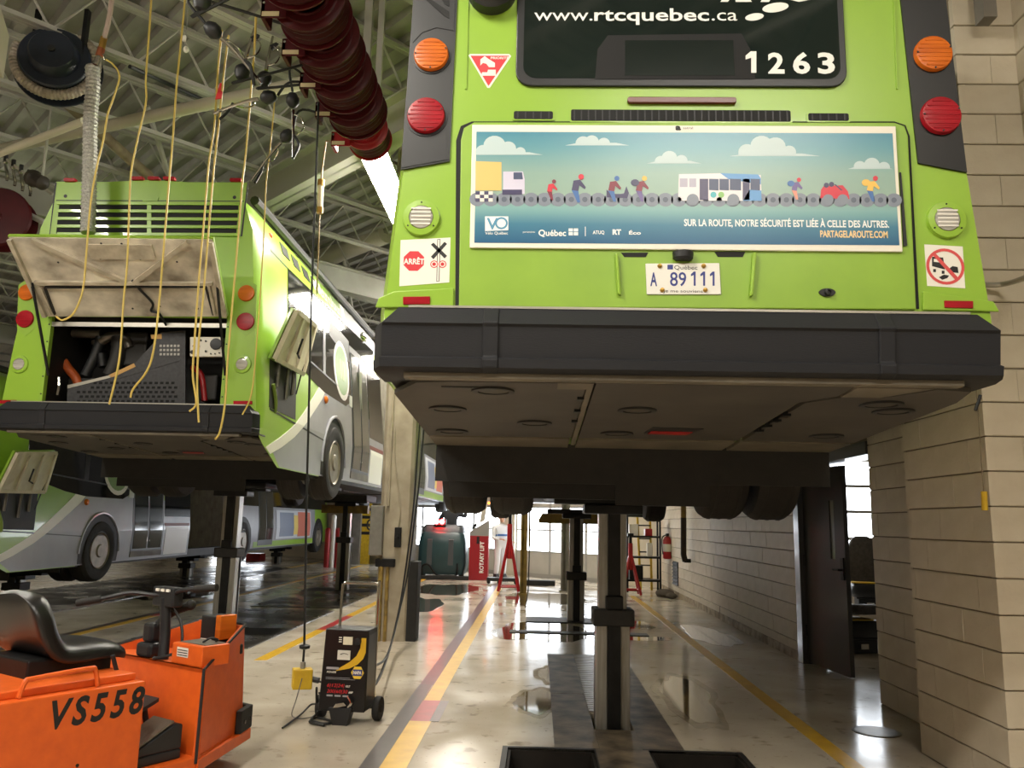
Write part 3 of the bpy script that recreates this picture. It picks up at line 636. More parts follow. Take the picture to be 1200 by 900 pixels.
# stickers
TG = plate_xz('priority_sticker', Q((549, 65), (551, 63.5), (597, 63.5), (599, 66), (574, 103), (571, 103)), STICKER, bus, R0, .0012)
plate_xz('sticker_print', Q((551.5, 65.5), (596.5, 65.5), (572.5, 101)), INKRED, TG, R0-.0012, .0006)
plate_xz('sticker_arrow', Q((563, 70), (568, 66), (572, 69), (580, 74), (580, 79), (573, 79), (570, 75), (566, 74), (563, 77)), STICKER, TG, R0-.0018, .0005)
plate_xz('sticker_vehicle', Q((572, 82), (581, 82), (581, 88), (583, 89), (564, 89), (565, 85), (571, 85)), STICKER, TG, R0-.0018, .0005)
a = q(575, 69.5); b = q(596, 69.5); txt('sticker_word', 'PRIORITÉ', STICKER, TG, (a[0], R0-.0019, a[1]), UX, UZ, .011, b[0]-a[0], .02, local=True, depth=.0003)
# vents and brake lamp below the window
for x0, x1, y0, y1 in ((602, 648, 131, 140), (669, 926, 130, 142), (947, 994, 133.5, 142)):
    a, b = q(x0, y1), q(x1, y0); plate_xz('vent_rim', rrect(a[0]-.008, b[0]+.008, a[1]-.006, b[1]+.006, .01), GREEN, bus, R0, .004)
    v = plate_xz('vent_grille', rrect(a[0], b[0], a[1], b[1], .008), VOID, bus, R0-.004, .001)
    k = int((b[0]-a[0])/.03)
    for j in range(k):
        xx = a[0] + (j+.5)*(b[0]-a[0])/k; plate_xz('grille_bar', [(xx-.003, a[1]+.003), (xx+.003, a[1]+.003), (xx+.003, b[1]-.003), (xx-.003, b[1]-.003)], BLACKP, v, R0-.005, .002)
a, b = q(735, 122.5), q(862, 116); plate_xz('brake_lamp', rrect(a[0], b[0], a[1], b[1], .01), mat('brake_lens', (88, 30, 22), .3), bus, R0, .018, .003)
# engine door with its gap
plate_xz('panel_gap', Q((533.5, 362), (534.5, 165), (540, 148), (553, 142.5), (1048, 142.5), (1061, 147), (1066, 160), (1077, 362)), VOID, bus, R0, .002)
ED = plate_xz('engine_door', Q((538, 361), (540.5, 166), (544, 152), (556, 145.5), (1046, 146), (1058, 150), (1062, 162), (1071.5, 364)), GREEN_D, bus, R0-.002, .018, .005)
YD = R0 - .020
for k in (0, 1):
    a = ((727, 298, 759, 303), (836, 297, 872, 303))[k]; plate_xz('handle_recess', Q((a[0], a[1]), (a[2], a[1]), (a[2]-3, a[3]), (a[0]+4, a[3])), VOID, ED, YD, .002)
for pts in ([(720, 300), (723, 300), (727, 349), (723, 347)], [(880, 299), (884, 299), (880, 349), (876, 350)]): plate_xz('plate_recess_wing', Q(*pts), GREEN, ED, YD, .02, .004)
m = MB(); x, z = q(799, 300); m.lathe((x, YD-.004, z), (0, 0, 1), [(.03, -.03), (.042, -.02), (.044, .006)], 18); mk('plate_lamp', m, BLACKP, ED, smooth=True, local=True)
PL = plate_xz('licence_plate', Q((755.5, 311), (841.5, 310.5), (843.5, 347), (757, 347)), mat('plate_white', (224, 222, 214), .4), ED, YD, .006, .002)
def ptxt(s, px0, px1, pyb, cap, mm, par, y, bold=0):
    a, b = q(px0, pyb), q(px1, pyb); txt('lettering', s, mm, par, (a[0], y, a[1]), UX, UZ, cap/950*3.42, b[0]-a[0], bold, local=True, depth=0)
ptxt('A', 761, 769, 337, 16, INKBLUE, PL, YD-.0068, .02); ptxt('89', 784, 803, 337, 16.5, INKBLUE, PL, YD-.0068, .01)
for x_ in (811.5, 822.5, 833.5): plate_xz('digit_one', Q((x_, 320.5), (x_+2.3, 320.5), (x_+2.3, 337), (x_, 337), (x_, 324.5), (x_-3.2, 326), (x_-3.2, 323.5)), INKBLUE, PL, YD-.0061, .0006)
ptxt('Québec', 789, 816, 318, 5, INK, PL, YD-.0068); ptxt('Je me souviens', 776, 822, 344.5, 3.6, INK, PL, YD-.0068)
plate_xz('plate_emblem', Q((781, 312.5), (787.5, 312.5), (787.5, 318), (781, 318)), INKBLUE, PL, YD-.0061, .0006)
for px, py in ((772, 314), (823, 314), (775, 342), (825, 342)):
    x, z = q(px, py); m = MB(); m.lathe((x, YD-.006, z), (0, -1, 0), [(.010, 0), (.009, .006), (0, .008)], 12); mk('plate_screw', m, BRASS, PL, local=True)
x, z = q(967, 344.5); plate_xz('camera_mount', circle((x, z), (1, 0), (0, 1), .034, 20, r2=.017) if False else [(x+.034*math.cos(t*.3142), z+.017*math.sin(t*.3142)) for t in range(20)], INK, ED, YD, .006)
m = MB(); m.lathe((x+.002, YD-.006, z), (0, -1, 0), [(.014, 0), (.013, .012), (.008, .014), (.007, .006), (0, .006)], 16); mk('reversing_camera', m, BLACKP, ED, smooth=True, local=True)
# side lamps, stickers and reflectors on the corner panels
for px, py, par in ((494, 256, bus), (1108, 258.5, bus)):
    x, z = q(px, py); o = lens(bus, x, z, .052, CLEARL, R0-.006, 'reversing_lamp', GREEN, .016)
    for k in range(5): plate_xz('lens_rib', [(x-.042, z-.034+.017*k), (x+.042, z-.034+.017*k), (x+.042, z-.028+.017*k), (x-.042, z-.028+.017*k)], mat('lens_white', (236, 232, 224), .2), o, R0-.021, .003)
    for a in (90, 215, 325):
        m = MB(); m.lathe((x+.067*math.cos(math.radians(a)), R0-.016, z+.067*math.sin(math.radians(a))), (0, -1, 0), [(.004, 0), (.003, .004), (0, .004)], 8); mk('lamp_screw', m, STEELD, o, local=True)
SG = plate_xz('crossing_sticker', Q((469.5, 281.5), (528, 278.5), (526.5, 331), (468, 335.5)), STICKER, bus, R0, .0014)
x, z = q(485, 306); plate_xz('stop_sign_print', [(x+.047*math.cos(math.radians(22.5+45*k)), z+.047*math.sin(math.radians(22.5+45*k))) for k in range(8)], INKRED, SG, R0-.0014, .0006)
a, b = q(473, 309.5), q(497, 309); txt('sticker_word', 'ARRÊT', STICKER, SG, (a[0], R0-.0022, a[1]), UX, UZ, .024, b[0]-a[0], .03, local=True, depth=.0002)
for pts in ([(505, 287), (508, 284.5), (524, 300), (521, 303)], [(521, 283.5), (524, 286), (508, 304), (505, 301)]): plate_xz('crossing_bar', Q(*pts), INK, SG, R0-.0016, .0006)
plate_xz('crossing_pole', Q((512.6, 280.5), (516.2, 280.3), (515, 330), (511.5, 330.2)), INK, SG, R0-.0014, .0004); plate_xz('crossing_pole', Q((513.4, 281), (515.4, 281), (514.2, 329.5), (512.3, 329.5)), STICKER, SG, R0-.0018, .0003)
for px in (508.8, 518.6):
    x, z = q(px, 309.8)
    for r, mm, yy in ((.0165, INKRED, .0022), (.0125, STICKER, .0026), (.008, INKRED, .003)): plate_xz('crossing_lamp', [(x+r*math.cos(t*.3142), z+r*math.sin(t*.3142)) for t in range(20)], mm, SG, R0-yy+.0003, .0004)
SR = plate_xz('no_tailgating_sticker', Q((1083, 286.5), (1128, 289), (1131, 338), (1086.5, 335)), STICKER, bus, R0, .0014)
x, z = q(1107.5, 312.5); m = MB(); m.ring((x, R0-.0018, z), .078, .066); mk('ban_ring', m, mat('ink_pink_red', (206, 74, 74), .5), SR, local=True)
plate_xz('bus_print', Q((1092, 301), (1105, 302), (1107, 316), (1092, 312)), INK, SR, R0-.0014, .0006); plate_xz('bus_print', Q((1094, 303.5), (1103, 304.3), (1103.5, 308), (1094, 307)), STICKER, SR, R0-.002, .0004)
plate_xz('car_print', Q((1112, 315), (1116, 312), (1122, 313), (1123, 320), (1112, 319)), INK, SR, R0-.0014, .0006); plate_xz('arrow_print', Q((1100, 325), (1106, 322), (1112, 323), (1110, 326), (1104, 328)), INK, SR, R0-.0014, .0006)
for px, py in ((1095, 317), (1105, 319)): plate_xz('wheel_print', Q((px-1.6, py-1.6), (px+1.6, py-1.6), (px+1.6, py+2), (px-1.6, py+2)), INK, SR, R0-.0014, .0006)
plate_xz('ban_bar', Q((1093, 299.5), (1096, 297), (1122, 325), (1119, 328)), MATS['ink_pink_red'], SR, R0-.002, .0006)
plate_xz('reflector', Q((473, 349), (504.5, 348.5), (504.5, 357.5), (473, 358)), REDL, bus, R0-.008, .01, .002); plate_xz('reflector', Q((1104.5, 353.5), (1138, 354), (1138, 362.5), (1105, 361.5)), REDL, bus, R0-.008, .01, .002)
# flared lip above the bumper at the corners
for pts in ([(440, 361), (444, 350), (462, 342), (532, 338), (532, 362)], [(1080, 342), (1140, 350), (1163, 354), (1170, 366), (1080, 364)]): plate_xz('corner_lip', Q(*pts), GREEN, bus, R0, .012, .005)
# ------------------------------------------------------------------ advertising board
AB = plate_xz('ad_frame', Q((554, 150), (1046, 152), (1054, 298), (551, 293)), mat('ad_frame_white', (232, 226, 212), .4), ED, YD, .012, .003)
YA = YD - .012
pA = [q(559, 158.5), q(1042, 160.5), q(1050, 290.5), q(556.5, 287.5)]
adm = bpy.data.materials.new('ad_print'); adm.use_nodes = True; nt = adm.node_tree; bs = nt.nodes['Principled BSDF']; bs.inputs['Roughness'].default_value = .3
tc = nt.nodes.new('ShaderNodeTexCoord'); sp = nt.nodes.new('ShaderNodeSeparateXYZ'); mr = nt.nodes.new('ShaderNodeMapRange'); rp = nt.nodes.new('ShaderNodeValToRGB')
nt.links.new(tc.outputs['Object'], sp.inputs[0]); nt.links.new(sp.outputs['Z'], mr.inputs[0]); mr.inputs[1].default_value = pA[2][1]; mr.inputs[2].default_value = pA[0][1]
nt.links.new(mr.outputs[0], rp.inputs[0]); nt.links.new(rp.outputs[0], bs.inputs['Base Color'])
rp.color_ramp.elements[0].color = lin((44, 96, 134)); rp.color_ramp.elements[1].color = lin((74, 138, 160)); rp.color_ramp.elements[0].position = 0
for pos, c in ((.16, (68, 124, 150)), (.30, (128, 172, 172)), (.42, (146, 172, 158)), (.62, (140, 170, 160)), (.85, (98, 152, 164))):
    e = rp.color_ramp.elements.new(pos); e.color = lin(c)
AD = plate_xz('ad_print', pA, adm, ED, YA, .001); YP = YA - .001
def aq(px, py):
    return q(px, py)
def ad(name, pts, mm, lay=1): return plate_xz(name, [aq(a, b) for a, b in pts], mm, AD, YP-.0004*(lay-1), .0004)
def adc(name, px, py, r, mm, lay=1, n=16, ry=None): return ad(name, [(px + r*math.cos(2*math.pi*k/n), py + (ry or r)*math.sin(2*math.pi*k/n)) for k in range(n)], mm, lay)
def imat(n, c): return mat('print_' + n, c, .35)
CL, CHA, CHB = imat('cloud', (186, 204, 206)), imat('chain', (128, 136, 150)), imat('chain_dark', (96, 104, 120))
def cloud(x0, x1, yb, bumps): 
    ad('cloud_print', [(x0, yb), (x0+(x1-x0)*.2, yb-3), (x0+(x1-x0)*.8, yb-3), (x1, yb)], CL, 1)
    for i, (cx, cy, r) in enumerate(bumps): ad('cloud_print', [(cx + r*math.cos(math.pi*k/9), cy - r*.9*math.sin(math.pi*k/9)) for k in range(10)] + [(cx - r, yb-.5), (cx + r, yb-.5)], CL, 1.3 + .3*i)
cloud(558, 636, 185.5, [(567, 182, 9), (580, 175, 13), (596, 178, 9), (610, 182, 6)]); cloud(662, 736, 174.5, [(683, 172, 9), (693, 170, 8), (707, 172, 7)])
cloud(757, 820, 195.5, [(773, 193, 7), (783, 189, 9), (797, 192, 7)]); cloud(853, 958, 187, [(873, 182, 10), (890, 175, 13), (906, 176, 12), (922, 182, 8)]); cloud(990, 1042, 202, [(1004, 199, 7), (1018, 197, 9), (1032, 200, 7)])
k = 0
x = 560.0
ad('chain_band', [(557.5, 234), (1047, 235), (1047.5, 241), (557, 240)], CHB)
while x < 1046:
    yy = 237.2 + (x-560)/480; adc('chain_link', x, yy, 9.2, CHA, 2, 14, 8); adc('chain_pin', x, yy, 3.2, CHB, 3, 10); x += 15.6
# truck, cyclists, scooter, bus, car
ad('truck_box', [(558, 193), (588, 194), (588, 227), (558, 227)], imat('tan', (226, 190, 116)), 3); ad('truck_check', [(558, 228), (578, 228), (578, 240), (558, 240)], imat('navy', (70, 66, 100)), 4)
for a in range(4):
    for b in range(3): 
        if (a+b) % 2: ad('truck_square', [(558+5*a, 228+4*b), (563+5*a, 228+4*b), (563+5*a, 232+4*b), (558+5*a, 232+4*b)], STICKER, 5)
ad('truck_cab', [(590, 205), (613, 205), (615, 214), (615, 231), (590, 230)], imat('lilac', (206, 202, 222)), 3); ad('cab_window', [(602, 206), (612, 206), (613, 214), (602, 214)], imat('slate', (70, 80, 110)), 4); ad('cab_tank', [(589, 226), (612, 226), (612, 232), (589, 232)], imat('navy', (70, 66, 100)), 4)
NAVY, MAR, SKIN, ORG, RED_, BL2, PUR, YEL2 = imat('navy', 0), imat('maroon', (128, 48, 66)), imat('skin', (222, 150, 130)), imat('orange', (226, 120, 60)), imat('red', (206, 52, 70)), imat('blue', (70, 110, 170)), imat('purple', (110, 96, 150)), imat('yellow', (236, 190, 90))
def rider(x, y, top, leg, head, s=1, back=None):
    ad('rider_torso', [(x-5*s, y-4*s), (x-3*s, y-14*s), (x+4*s, y-15*s), (x+10*s, y-7*s), (x+9*s, y-5*s), (x+3*s, y-9*s), (x+2*s, y-3*s)], top, 5)
    ad('rider_leg', [(x-5*s, y-4*s), (x+2*s, y-3*s), (x+4*s, y+9*s), (x+1*s, y+9*s), (x-2*s, y+2*s)], leg, 5); adc('rider_head', x+5*s, y-18*s, 3*s, head, 5, 10)
    if back: adc('rider_bag', x-6*s, y-13*s, 5*s, back, 6, 10, 4*s)
rider(645, 231, RED_, MAR, MAR, .8); rider(675, 231, NAVY, BL2, RED_, 1.1); rider(717, 231, MAR, BL2, BL2, 1.0); rider(749, 231, MAR, PUR, YEL2, 1.0, NAVY); rider(929, 230, PUR, SKIN, RED_, .85, BL2); rider(1017, 231, YEL2, BL2, RED_, 1.0, YEL2)
ad('scooter', [(710, 226), (716, 231), (730, 231), (733, 222), (736, 230), (734, 236), (710, 235)], NAVY, 4)
ad('bus_body', [(794, 208), (842, 207), (889, 209), (890, 239), (793, 239)], imat('bus_white', (226, 222, 226)), 3); ad('bus_roof', [(842, 207), (886, 208.5), (889, 213), (889, 220), (852, 214)], imat('bus_blue', (96, 152, 206)), 4); ad('bus_front', [(876, 226), (889.5, 227), (890, 239), (868, 239)], MATS['print_bus_blue'], 4)
for a, b, c, d in ((795, 213, 804, 223), (806, 213, 814, 223)): ad('bus_pane', [(a, b), (c, b), (c, d), (a, d)], imat('pane', (176, 172, 190)), 4)
for a, b in ((818, 828), (868, 876)): ad('bus_door', [(a, 213.5), (b, 213.5), (b, 238), (a, 238)], NAVY, 4)
for a, b in ((829, 840), (841, 852), (853, 866), (877, 888)): ad('bus_pane', [(a, 213.5), (b, 213.8), (b, 227), (a, 226.5)], imat('slate', 0), 5)
adc('bus_wheel', 810, 238, 7, CHA, 6); adc('bus_wheel', 857, 238, 7, CHA, 6); adc('bus_logo', 834, 232, 3.5, imat('teal', (84, 180, 190)), 5); adc('bus_logo', 843, 232, 3.5, imat('lime', (140, 190, 110)), 5)
ad('car_body', [(959, 226), (962, 222), (984, 221), (990, 228), (992, 237), (958, 236)], RED_, 4); ad('car_hood', [(974, 220), (976, 220), (984, 227), (982, 227)], NAVY, 5); adc('car_rider', 965, 221, 3, NAVY, 5, 10); adc('car_rider', 971, 220, 3, NAVY, 5, 10); adc('car_wheel', 967, 238, 6.5, CHA, 6); adc('car_wheel', 984, 238, 6.5, CHA, 6)
def atxt(s, px0, px1, pyb, cap, mm, bold=0):
    a, b = aq(px0, pyb[0]), aq(px1, pyb[1]); r = Vector((b[0]-a[0], 0, b[1]-a[1])); txt('lettering', s, mm, AD, (a[0], YP-.0006, a[1]), r, Vector((-r.z, 0, r.x)), cap/950*3.42, r.length, bold, local=True, depth=.0003)
AW = imat('white', (238, 240, 238))
atxt('SUR LA ROUTE, NOTRE SÉCURITÉ EST LIÉE À CELLE DES AUTRES.', 800, 1038, (268, 270), 8.2, AW, .025); atxt('PARTAGELAROUTE.COM', 958, 1036.5, (281, 282), 8, imat('gold', (236, 206, 150)), .03)
lg = ad('logo_box', [(569, 257), (596, 257), (596, 273), (569, 274)], AW, 2)
x, z = aq(576, 272); txt('lettering', 'V', MATS['ad_print'] if False else imat('deep_blue', (86, 146, 178)), AD, (x-.02, YP-.0012, z), UX, UZ, .05, .05, .02, local=True, depth=.0002)
x, z = aq(588, 265); m = MB(); m.ring((x, YP-.0011, z), .027, .019, 24); mk('logo_ring', m, MATS['print_deep_blue'], AD, local=True)
atxt('Vélo Québec', 569, 595.5, (278, 278), 3.4, AW, .01); atxt('Québec', 631, 663, (279.5, 279.7), 7.4, AW, .02); atxt('ATUQ', 694, 707.5, (277.5, 277.5), 4.2, AW, .02); atxt('RT', 717, 727, (278, 278), 6, AW, .05); atxt('Éco', 736, 750, (278, 278), 4, AW, .03); atxt('partenaires', 613, 627, (276, 276), 2.2, AW)
for a in range(2):
    for b in range(2): ad('logo_square', [(666+6*a, 271+4.4*b), (671+6*a, 271+4.4*b), (671+6*a, 274.6+4.4*b), (666+6*a, 274.6+4.4*b)], AW, 2)
ad('logo_rule', [(685, 269), (685.8, 269), (685.8, 280), (685, 280)], AW, 2)
a = q(796, 156.5); txt('lettering', 'a', INK, AB, (q(790, 156.8)[0], YA-.0004, a[1]), UX, UZ, .026, .024, .06, local=True, depth=.0002); txt('lettering', 'astral', INK, AB, (q(799, 156)[0], YA-.0004, q(799, 155.5)[1]), UX, UZ, .011, .042, .0, local=True, depth=.0002)
for (p0, p1) in (((1050, 205), (1057, 290)),): plate_xz('ad_strap', Q((1051, 205), (1053, 205), (1060, 290), (1056, 291)), INK, ED, YD, .006)
# ------------------------------------------------------------------ articulated bus with its engine hood up
LB = Vector((-3.99, 7.59, 1.69)); YLB = LB.y + .08
art = thing('articulated_bus', 'green articulated bus raised high with its rear engine hood propped open', 'bus', LB, 0, None)
def lq(px, py, y=YLB):
    v = P(px, py, Y=y) - LB; return (v.x, v.z)
def LQ(*pp): return [lq(a, b) for a, b in pp]
def sq(px, py):
    X = LB.x + 1.28
    for _ in range(6):
        v = P(px, py, X=X); X = LB.x + prof(v.z - LB.z)
    return (v.y - LB.y, v.z - LB.z)
def SQ(*pp): return [sq(a, b) for a, b in pp]
shell(art, 6.5, GREEN, rear_cap=False); bumper(art); under(art)
for s in (-1, 1): wheel(art, s*1.165, 3.05, wd=.30, out=s); wheel(art, s*.79, 3.05, wd=.30, out=s)
# rear face in pieces around the engine opening
ot = outline(.035); zt, zb = lq(160, 372)[1], lq(160, 474)[1]; xl, xr = lq(52, 420)[0], lq(267, 420)[0]
def edge(z): return max(prof(z) - .035, .02)
up = [z for z in ZS if z > zt]; lo = [z for z in ZS if .58 < z < zt]
plate_xz('rear_panel', [(-edge(zt), zt)] + [(-edge(z), z) for z in up] + [(edge(z), z) for z in reversed(up)] + [(edge(zt), zt)], GREEN, art, .081, .002)
plate_xz('rear_panel', [(-edge(.58), .58)] + [(-edge(z), z) for z in lo] + [(-edge(zt), zt), (xl, zt), (xl, .58)], GREEN, art, .081, .002)
plate_xz('rear_panel', [(edge(.58), .58)] + [(edge(z), z) for z in lo] + [(edge(zt), zt), (xr, zt), (xr, .58)], GREEN, art, .081, .002)
for x in (xl, xr):
    s = 1 if x < 0 else -1
    m = MB(); m.box(x-.0, x+s*.035, .065, .12, zb, zt); jb = mk('opening_jamb', m, GREEN_D, art, local=True)
    for k in range(5):
        m = MB(); z = zb + (k+.5)*(zt-zb)/5; m.lathe((x+s*.018, .065, z), (0, -1, 0), [(.008, 0), (.008, .004), (0, .004)], 8); mk('jamb_bolt', m, INK, jb, local=True)
m = MB()
m.face([(xl, .08, zb), (xl, .95, zb), (xl, .95, zt), (xl, .08, zt)]); m.face([(xr, .08, zb), (xr, .95, zb), (xr, .95, zt), (xr, .08, zt)]); m.face([(xl, .95, zb), (xr, .95, zb), (xr, .95, zt), (xl, .95, zt)]); m.face([(xl, .08, zb), (xr, .08, zb), (xr, .95, zb), (xl, .95, zb)]); m.face([(xl, .08, zt), (xr, .08, zt), (xr, .95, zt), (xl, .95, zt)])
eb = mk('engine_bay', m, DARK, art, local=True)
plate_xz('hood_rail', LQ((54, 377), (267, 379), (267, 384), (54, 382)), ALU, art, .10, .02)
# engine bay contents
GMESH = mat('guard_mesh', (62, 62, 64), .55, .4, col2=(46, 46, 48), scale=30)
gd = plate_xz('radiator_guard', LQ((70, 474), (71, 449), (122, 437), (150, 424), (178, 394), (182, 386), (211, 384), (211, 474)), GMESH, art, .22, .02)
rr_ = random.Random(3)
for row in range(5):
    for c_ in range(18):
        px, py = 84 + c_*6.6 + (row % 2)*3.3, 468 - row*5.4
        if py < 452 and px < 100: continue
        x, z = lq(px, py); plate_xz('guard_hole_glint', [(x-.016, z-.012), (x+.016, z-.012), (x+.016, z+.012), (x-.016, z+.012)], mat('mesh_hole', (26, 25, 25), .8, spec=.2), gd, .20, .002)
for row in range(3):
    for c_ in range(6):
        x, z = lq(182 + c_*4.2, 402 + row*5); plate_xz('guard_hole_glint', [(x-.012, z-.013), (x+.010, z-.013), (x+.010, z+.010), (x-.012, z+.010)], STEEL, gd, .20, .002)  # pale steel pieces stand in for glints on the guard
plate_xz('guard_edge', LQ((120, 437), (150, 423), (152, 427), (122, 441)), mat('tan_tape', (176, 136, 76), .6), gd, .20, .003); plate_xz('guard_edge', LQ((170, 389), (183, 388), (183, 394), (171, 394)), MATS['tan_tape'], gd, .20, .003)
plate_xz('guard_bar', LQ((71, 449), (122, 437), (122, 440), (71, 453)), ALU, gd, .20, .003); plate_xz('guard_bar', LQ((122, 440), (205, 417), (205, 420), (122, 444)), GMESH, gd, .20, .004)
cbx = plate_xz('control_box', LQ((219, 393), (257, 393), (257, 416), (219, 416)), mat('panel_white', (206, 202, 190), .45), art, .20, .05, .004)
x, z = lq(250, 401.5); m = MB(); m.lathe((x, .15, z), (0, -1, 0), [(.058, 0), (.058, .012), (.05, .014), (0, .012)], 20); mk('gauge', m, BLACKP, cbx, smooth=True, local=True)
for px, py, r in ((224, 404, .012), (222, 411, .02), (238, 398, .008), (238, 410, .01), (232, 397, .01), (244, 413, .007), (249, 413, .007), (254, 412, .007), (230, 404, .008)):
    x, z = lq(px, py); m = MB(); m.lathe((x, .15, z), (0, -1, 0), [(r, 0), (r, .012), (0, .012)], 10); mk('knob', m, INK, cbx, local=True)
HOSEO = mat('hose_orange', (180, 84, 36), .5); EPIPE = mat('engine_pipe', (96, 90, 82), .4, .6)
def lp3(px, py, y):
    v = P(px, py, Y=LB.y + y); return v
for nm, pts, r, mm in [('coolant_hose', [(72, 420), (80, 432), (90, 445), (96, 470)], .045, HOSEO), ('intake_pipe', [(86, 390), (105, 391), (119, 391)], .05, EPIPE), ('exhaust_elbow', [(118, 400), (133, 393), (146, 396), (152, 408)], .05, EPIPE), ('engine_hose', [(100, 440), (112, 415), (118, 395)], .05, BLACKP), ('engine_hose', [(56, 395), (58, 420), (60, 440)], .03, EPIPE), ('engine_hose', [(140, 395), (138, 420), (130, 440)], .08, DARK), ('engine_hose', [(225, 430), (236, 440), (240, 470)], .03, REDP), ('fuel_filter', [(119, 415), (121, 430)], .05, STEELD)]:
    m = MB(); m.tube(smooth_path([lp3(a, b, .45) for a, b in pts], 4), r, 10); mk(nm, m, mm, art, smooth=True)
for px, py, w_, h_ in ((113, 402, 8, 6), (60, 460, 14, 22), (160, 410, 24, 40), (98, 455, 30, 24), (245, 455, 20, 30)):
    m = MB(); a = lp3(px-w_/2, py-h_/2, .5) - LB; b = lp3(px+w_/2, py+h_/2, .5) - LB; m.box(a.x, b.x, .45, .8, b.z, a.z); mk('engine_block', m, EPIPE if w_ in (8, 14) else DARK, art, local=True, bevel=.02)
m = MB(); m.tube([lp3(69, 442, .15), lp3(69, 452, .15), lp3(67, 463, .15)], .018, 6); mk('latch', m, CHROME, art)
# engine hood swung up towards the viewer
HINN = mat('hood_inner', (228, 220, 202), .6, col2=(112, 102, 88), scale=2.2, var=.3, stretch=(1, 1, 1.6)); HF = mat('hood_rib', (200, 190, 170), .55, col2=(150, 140, 122), scale=8)
h0, h1 = lp3(53, 371, .03), lp3(267, 371, .03); f0, f1 = P(9, 276, Y=LB.y-.66), P(246, 279, Y=LB.y-.66)
f1 = P(250, 279, Y=LB.y-.66)
def hd(u, v, d=0):
    a = h0.lerp(h1, u); b = f0.lerp(f1, u); n_ = (h1-h0).cross(f0-h0).normalized()
    if n_.y > 0: n_ = -n_
    return a.lerp(b, v) + n_*d
m = MB(); m.prism([hd(0, 0), hd(1, 0), hd(1, 1), hd(0, 1)], hd(0, 0, -.03) - hd(0, 0)); hood = mk('engine_hood', m, GREEN, art)
m = MB(); m.prism([hd(.005, .01), hd(.995, .01), hd(.995, .985), hd(.005, .985)], hd(0, 0, .012) - hd(0, 0)); mk('hood_lining', m, HINN, hood)
def hbar(u0, v0, u1, v1, wv, d=.035, mm=HF, nm='hood_rib'):
    a, b = hd(u0, v0, .012), hd(u1, v1, .012); t = (b-a).normalized(); n_ = (hd(0, 0, 1) - hd(0, 0)); s = t.cross(n_).normalized()*wv
    m = MB(); m.prism([a - s, a + s, b + s, b - s], n_*d); return mk(nm, m, mm, hood)
hbar(.12, .97, .52, .47, .022); hbar(.88, .97, .56, .47, .022); hbar(.04, .46, .96, .46, .016); hbar(.01, .02, .01, .97, .02); hbar(.99, .02, .99, .97, .02); hbar(.06, .06, .06, .40, .012); hbar(.94, .06, .94, .44, .012)
hbar(.38, .84, .70, .84, .075, .02, HF, 'hood_bracket'); hbar(.08, .40, .92, .42, .006, .03, INK, 'hood_seal'); hbar(.08, .40, .07, .05, .006, .03, INK, 'hood_seal'); hbar(.92, .42, .93, .05, .006, .03, INK, 'hood_seal')
m = MB(); m.tube(smooth_path([hd(.55, .50, .03), hd(.58, .38, .04), hd(.62, .2, .03), hd(.60, .10, .03), hd(.64, .06, .03), hd(.66, -.15, .02)]), .012, 6); mk('hood_cable', m, BLACKC, hood)
for u, v in ((.2, .7), (.8, .72), (.45, .93), (.55, .93), (.5, .12), (.65, .15), (.85, .12), (.42, .75), (.62, .75)):
    m = MB(); m.lathe(hd(u, v, .012), hd(0, 0, 1) - hd(0, 0), [(.010, 0), (.010, .006), (0, .006)], 8); mk('hood_bolt', m, INK, hood)
for u in (.02, .98):
    m = MB(); m.cyl(hd(u, .45, .02), lp3(57 if u < .5 else 264, 440, .02), .014, 8); mk('gas_strut', m, STEELD, hood)
# louvres, lamps, marker lights
plate_xz('roof_panel_gap', LQ((66, 213), (291, 214), (284, 276), (58, 275)), GREEN_D, art, .079, .003)
for y0 in (235,): plate_xz('panel_seam', LQ((66, 234.5), (286, 235.5), (286, 236.5), (66, 235.5)), INK, art, .076, .001)
plate_xz('panel_seam', LQ((65, 214), (67, 214), (59, 275), (58, 275)), INK, art, .077, .002); plate_xz('panel_seam', LQ((290, 214), (291.5, 214), (284, 277), (282, 277)), INK, art, .077, .002)
gr = plate_xz('louvre_backing', LQ((70, 238), (280, 239), (277, 275), (66, 274)), VOID, art, .076, .001)
for k in range(5):
    y0 = 236.8 + 9*k; plate_xz('louvre', LQ((68, y0), (281, y0+1), (281, y0+4.6), (68, y0+3.6)), GREEN, gr, .075, .016, .003)
plate_xz('louvre_post', LQ((173, 238), (178, 238), (178, 274), (173, 274)), GREEN, gr, .075, .010)
plate_xz('badge', LQ((166, 232), (169, 229.5), (184, 229.5), (186.5, 232), (185, 236), (168, 236)), GREEN_D, art, .076, .008)
for px, py in ((77, 230), (275, 231.5)):
    x, z = lq(px, py); m = MB(); m.lathe((x, .076, z), (0, -1, 0), [(.018, 0), (.018, .003), (0, .003)], 12); mk('panel_fastener', m, INK, art, local=True)
for px, py in ((83, 212), (162, 210), (181, 210), (199, 210), (277, 212)):
    x, z = lq(px, py); plate_xz('marker_lamp', rrect(x-.06, x+.06, z-.016, z+.020, .012), REDL, art, .10, .05, .004)
for sx, data in ((1, [(289, 344, .082, AMBER), (288, 377, .088, REDL)]), (-1, [(32, 343, .082, AMBER), (30, 374, .088, REDL)])):
    pc = LQ((278, 334), (289, 327), (301, 334), (300, 385), (288, 394), (277, 385)) if sx > 0 else LQ((22, 334), (32, 327), (43, 334), (41, 385), (30, 394), (20, 385))
    plate_xz('lamp_recess', pc, GREEN_D, art, .079, .003)
    for px, py, r, mm in data: x, z = lq(px, py); lens(art, x, z, r, mm, .076, 'tail_lamp', d=.022)
